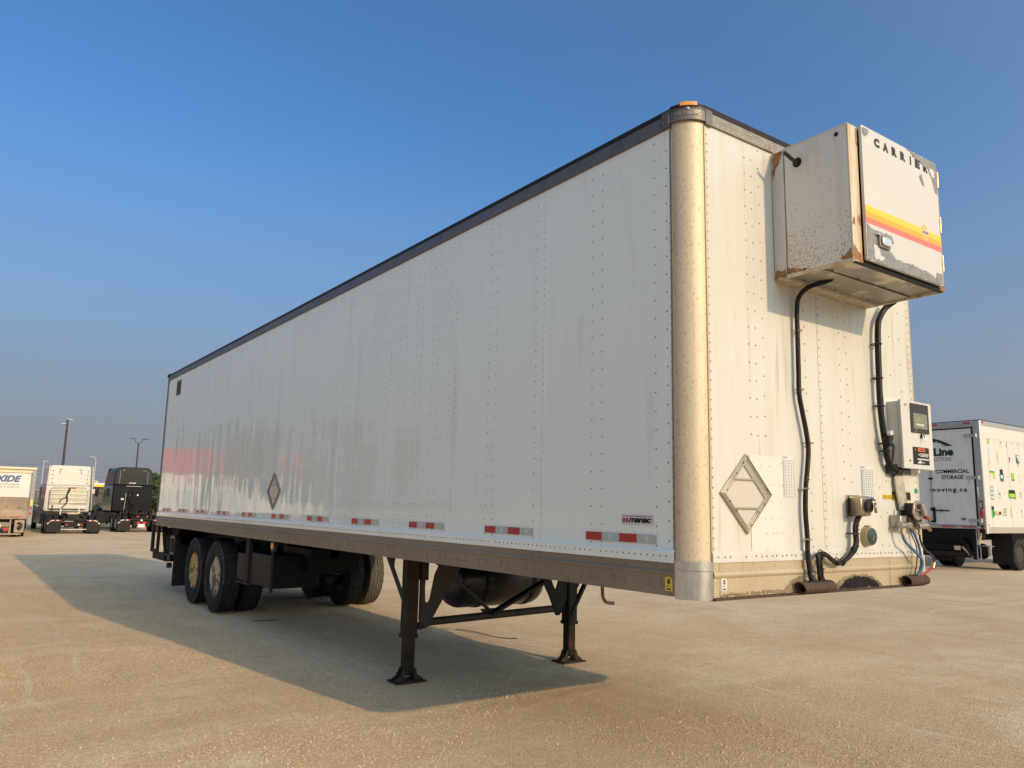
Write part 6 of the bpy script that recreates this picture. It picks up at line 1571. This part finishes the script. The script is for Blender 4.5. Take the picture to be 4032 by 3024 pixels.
for k in range(300):
    x = -12 + k * .10
    for s in (-1, 1):
        a = (x, 64, .05); b = (x + s * 2.28, 64, 2.33)
        mb.add([(a[0] - .004, 64 + .004 * s, a[2]), (a[0] + .004, 64 + .004 * s, a[2]), (b[0] + .004, 64 + .004 * s, b[2]), (b[0] - .004, 64 + .004 * s, b[2])], [(0, 1, 2, 3)])
mb.build('wire_mesh', 'fence_wire', fc, kind='stuff')
# overhead wires far off
pw = thing('power_line', (4, 130, 0), 'thin overhead power lines crossing low in the haze', 'power line'); setoff(4, 130, 0)
for x in (-60, 60): 
    MB().cyl((x, 130, 0), (x, 130, 7.2), .10, .07, n=8).build('pole', 'pole_grey', pw); MB().box(x - .8, x + .8, 129.95, 130.05, 6.3, 6.4).build('crossarm', 'pole_grey', pw)
for z in (4.9, 5.5, 6.35): 
    for a, b in ((-60, 60),): MB().tube([(a, 130, z + .9), (-30, 130, z + .2), (0, 130, z), (30, 130, z + .2), (b, 130, z + .9)], .016, 4, 6).build('wire', 'pole_dark', pw)

# ================================================================== SHRUBS AND TREES
def leaves(mb, blobs, n, size, seed):
    r = np.random.RandomState(seed)
    tot = sum(b[3] * b[4] * b[5] for b in blobs)
    for (cx, cy, cz, rx, ry, rz) in blobs:
        k = int(n * rx * ry * rz / tot) + 8
        d = r.normal(size=(k, 3)); d /= np.linalg.norm(d, axis=1)[:, None]
        rad = r.uniform(.45, 1.08, k) ** .6
        P = d * rad[:, None] * [rx, ry, rz] + [cx, cy, cz]
        for p in P:
            a = r.normal(size=3); a /= np.linalg.norm(a); b = np.cross(a, r.normal(size=3)); b /= np.linalg.norm(b)
            s = size * r.uniform(.6, 1.4); a = a * s; b = b * s * .6
            mb.add([p - a, p - b * .9, p + a, p + b], [(0, 1, 2, 3)])
def shrub(x, y, w, h, label, mm='leaf_dark', seed=1, name='shrub', n=900, size=.09):
    t = thing(name, (x, y, 0), label, 'bush' if name == 'shrub' else 'tree'); setoff(0, 0, 0); r = random.Random(seed)
    blobs = [(r.uniform(-.35, .35) * w, r.uniform(-.3, .3) * w, h * r.uniform(.3, .75), w * r.uniform(.16, .30), w * .25, h * r.uniform(.16, .30)) for _ in range(8)] + [(0, 0, h * .3, w * .42, w * .3, h * .28)]
    mb = MB(); leaves(mb, blobs, n, size, seed); mb.build('crown', mm, t, kind='stuff', recalc=False, sharp=180)
    mb = MB()
    for k in range(6): 
        q_ = blobs[k]; mb.tube([(0, 0, 0), (q_[0] * .4, q_[1] * .4, h * .25), (q_[0], q_[1], q_[2])], .03, 5, 3)
    mb.build('stem', 'bark', t)
    return t
def tree(x, y, w, h, label, seed, n=2600, size=.16, mm='leaf_dark', group=None):
    t = thing('tree', (x, y, 0), label, 'tree', group); setoff(0, 0, 0); r = random.Random(seed)
    blobs = []
    for k in range(16):
        u = r.uniform(.25, .95); a = r.uniform(0, 6.28); rad = w * .5 * math.sin(math.pi * min(.97, u * .95)) * r.uniform(.3, .9)
        blobs.append((rad * math.cos(a), rad * math.sin(a), h * u, w * r.uniform(.14, .24), w * r.uniform(.14, .24), h * r.uniform(.07, .13)))
    mb = MB(); leaves(mb, blobs, n, size, seed); mb.build('crown', mm, t, kind='stuff', recalc=False, sharp=180)
    mb = MB(); mb.cyl((0, 0, 0), (0, 0, h * .7), w * .035, w * .01, n=8)
    for b in blobs[:8]: mb.tube([(0, 0, h * .25), (b[0] * .5, b[1] * .5, b[2] * .8), (b[0], b[1], b[2])], w * .008, 5, 3)
    mb.build('trunk', 'bark', t)
    return t
lay = [(4.4, 52, 1.6, 1.55, 'leaf_light', 'yellow green bush showing between the two tractors'), (5.6, 53.5, 1.8, 1.5, 'leaf_dark', 'dark green bush beside the black tractor mirror'), (6.4, 54, 1.4, 1.35, 'leaf_dark', 'dark low bush just behind the black tractor cab'), (1.2, 56, 1.6, 1.5, 'leaf_dark', 'dark bush in the gap left of the cream tractor')]
for k, (x, y, w, h, mm, lb) in enumerate(lay): shrub(x, y, w, h, lb, mm, 30 + k)
tree(9.9, 63, 3.2, 3.6, 'dark green tree just behind the rear of the long trailer', 51)
tree(13.0, 70, 3.4, 3.4, 'dark tree hidden mostly behind the trailer rear', 52)
# low far tree line
fw_ = MB()
r_ = np.random.RandomState(3)
bl = []
for k in range(120):
    x = -160 + k * 5 + r_.uniform(-2, 2); bl.append((x, 230 + r_.uniform(-6, 6), 1.2, r_.uniform(3, 5), 3, r_.uniform(1.2, 2.4)))
leaves(fw_, bl, 9000, .8, 4)
setoff(0, 0, 0)
o = fw_.build('distant_woods', 'leaf_dark', None, kind='stuff', recalc=False, sharp=180); tag(o, 'low line of distant trees along the horizon', 'trees')
# things the glossy side wall mirrors: a pale warehouse with a red fascia and a row of trees, left of the picture
wh = thing('warehouse', (-20, 88, 0), 'long pale warehouse with a red fascia band, mirrored in the trailer side', 'building'); setoff(-20, 88, 0)
MB().box(-33, -8, 88, 110, 0, 5.0).build('wall', 'warehouse_wall', wh)
MB().box(-33.2, -7.8, 87.7, 110.2, 4.6, 7.3).build('red_fascia', 'warehouse_red', wh)
for k in range(4):
    x = -12.5 - k * 5.6
    MB().box(x - 1.3, x + 1.3, 87.90, 88, .1, 2.9).build('dock_door', 'pole_grey', wh)
    MB().prism([(x + .6 * math.cos(i * math.pi / 8) * (1 + .25 * (i % 2)), 3.8 + .5 * math.sin(i * math.pi / 8) * (1 + .25 * (i % 2))) for i in range(16)], 'y', 87.9, 88).build('red_emblem', 'warehouse_red', wh)
tx = [(-13.4, 60, 7.2, 1.5), (-16.2, 60, 8.2, 2.6), (-18.4, 61, 7.6, 1.3), (-21.6, 60, 8.2, 1.9), (-25.2, 60, 9.0, 4.2), (-29.2, 59, 8.4, 1.7)]
for k, (x, y, h, w_) in enumerate(tx): tree(x, y, w_, h, ['slim dark tree nearest the parked trailer', 'dark tree second from the parked trailer', 'slim tree third from the parked trailer', 'dark tree fourth from the parked trailer', 'widest dark tree before the warehouse', 'slim dark tree farthest from the parked trailer'][k] + ', mirrored in the long trailer side', 60 + k, n=3800, size=.30, group='trees mirrored in the trailer side')
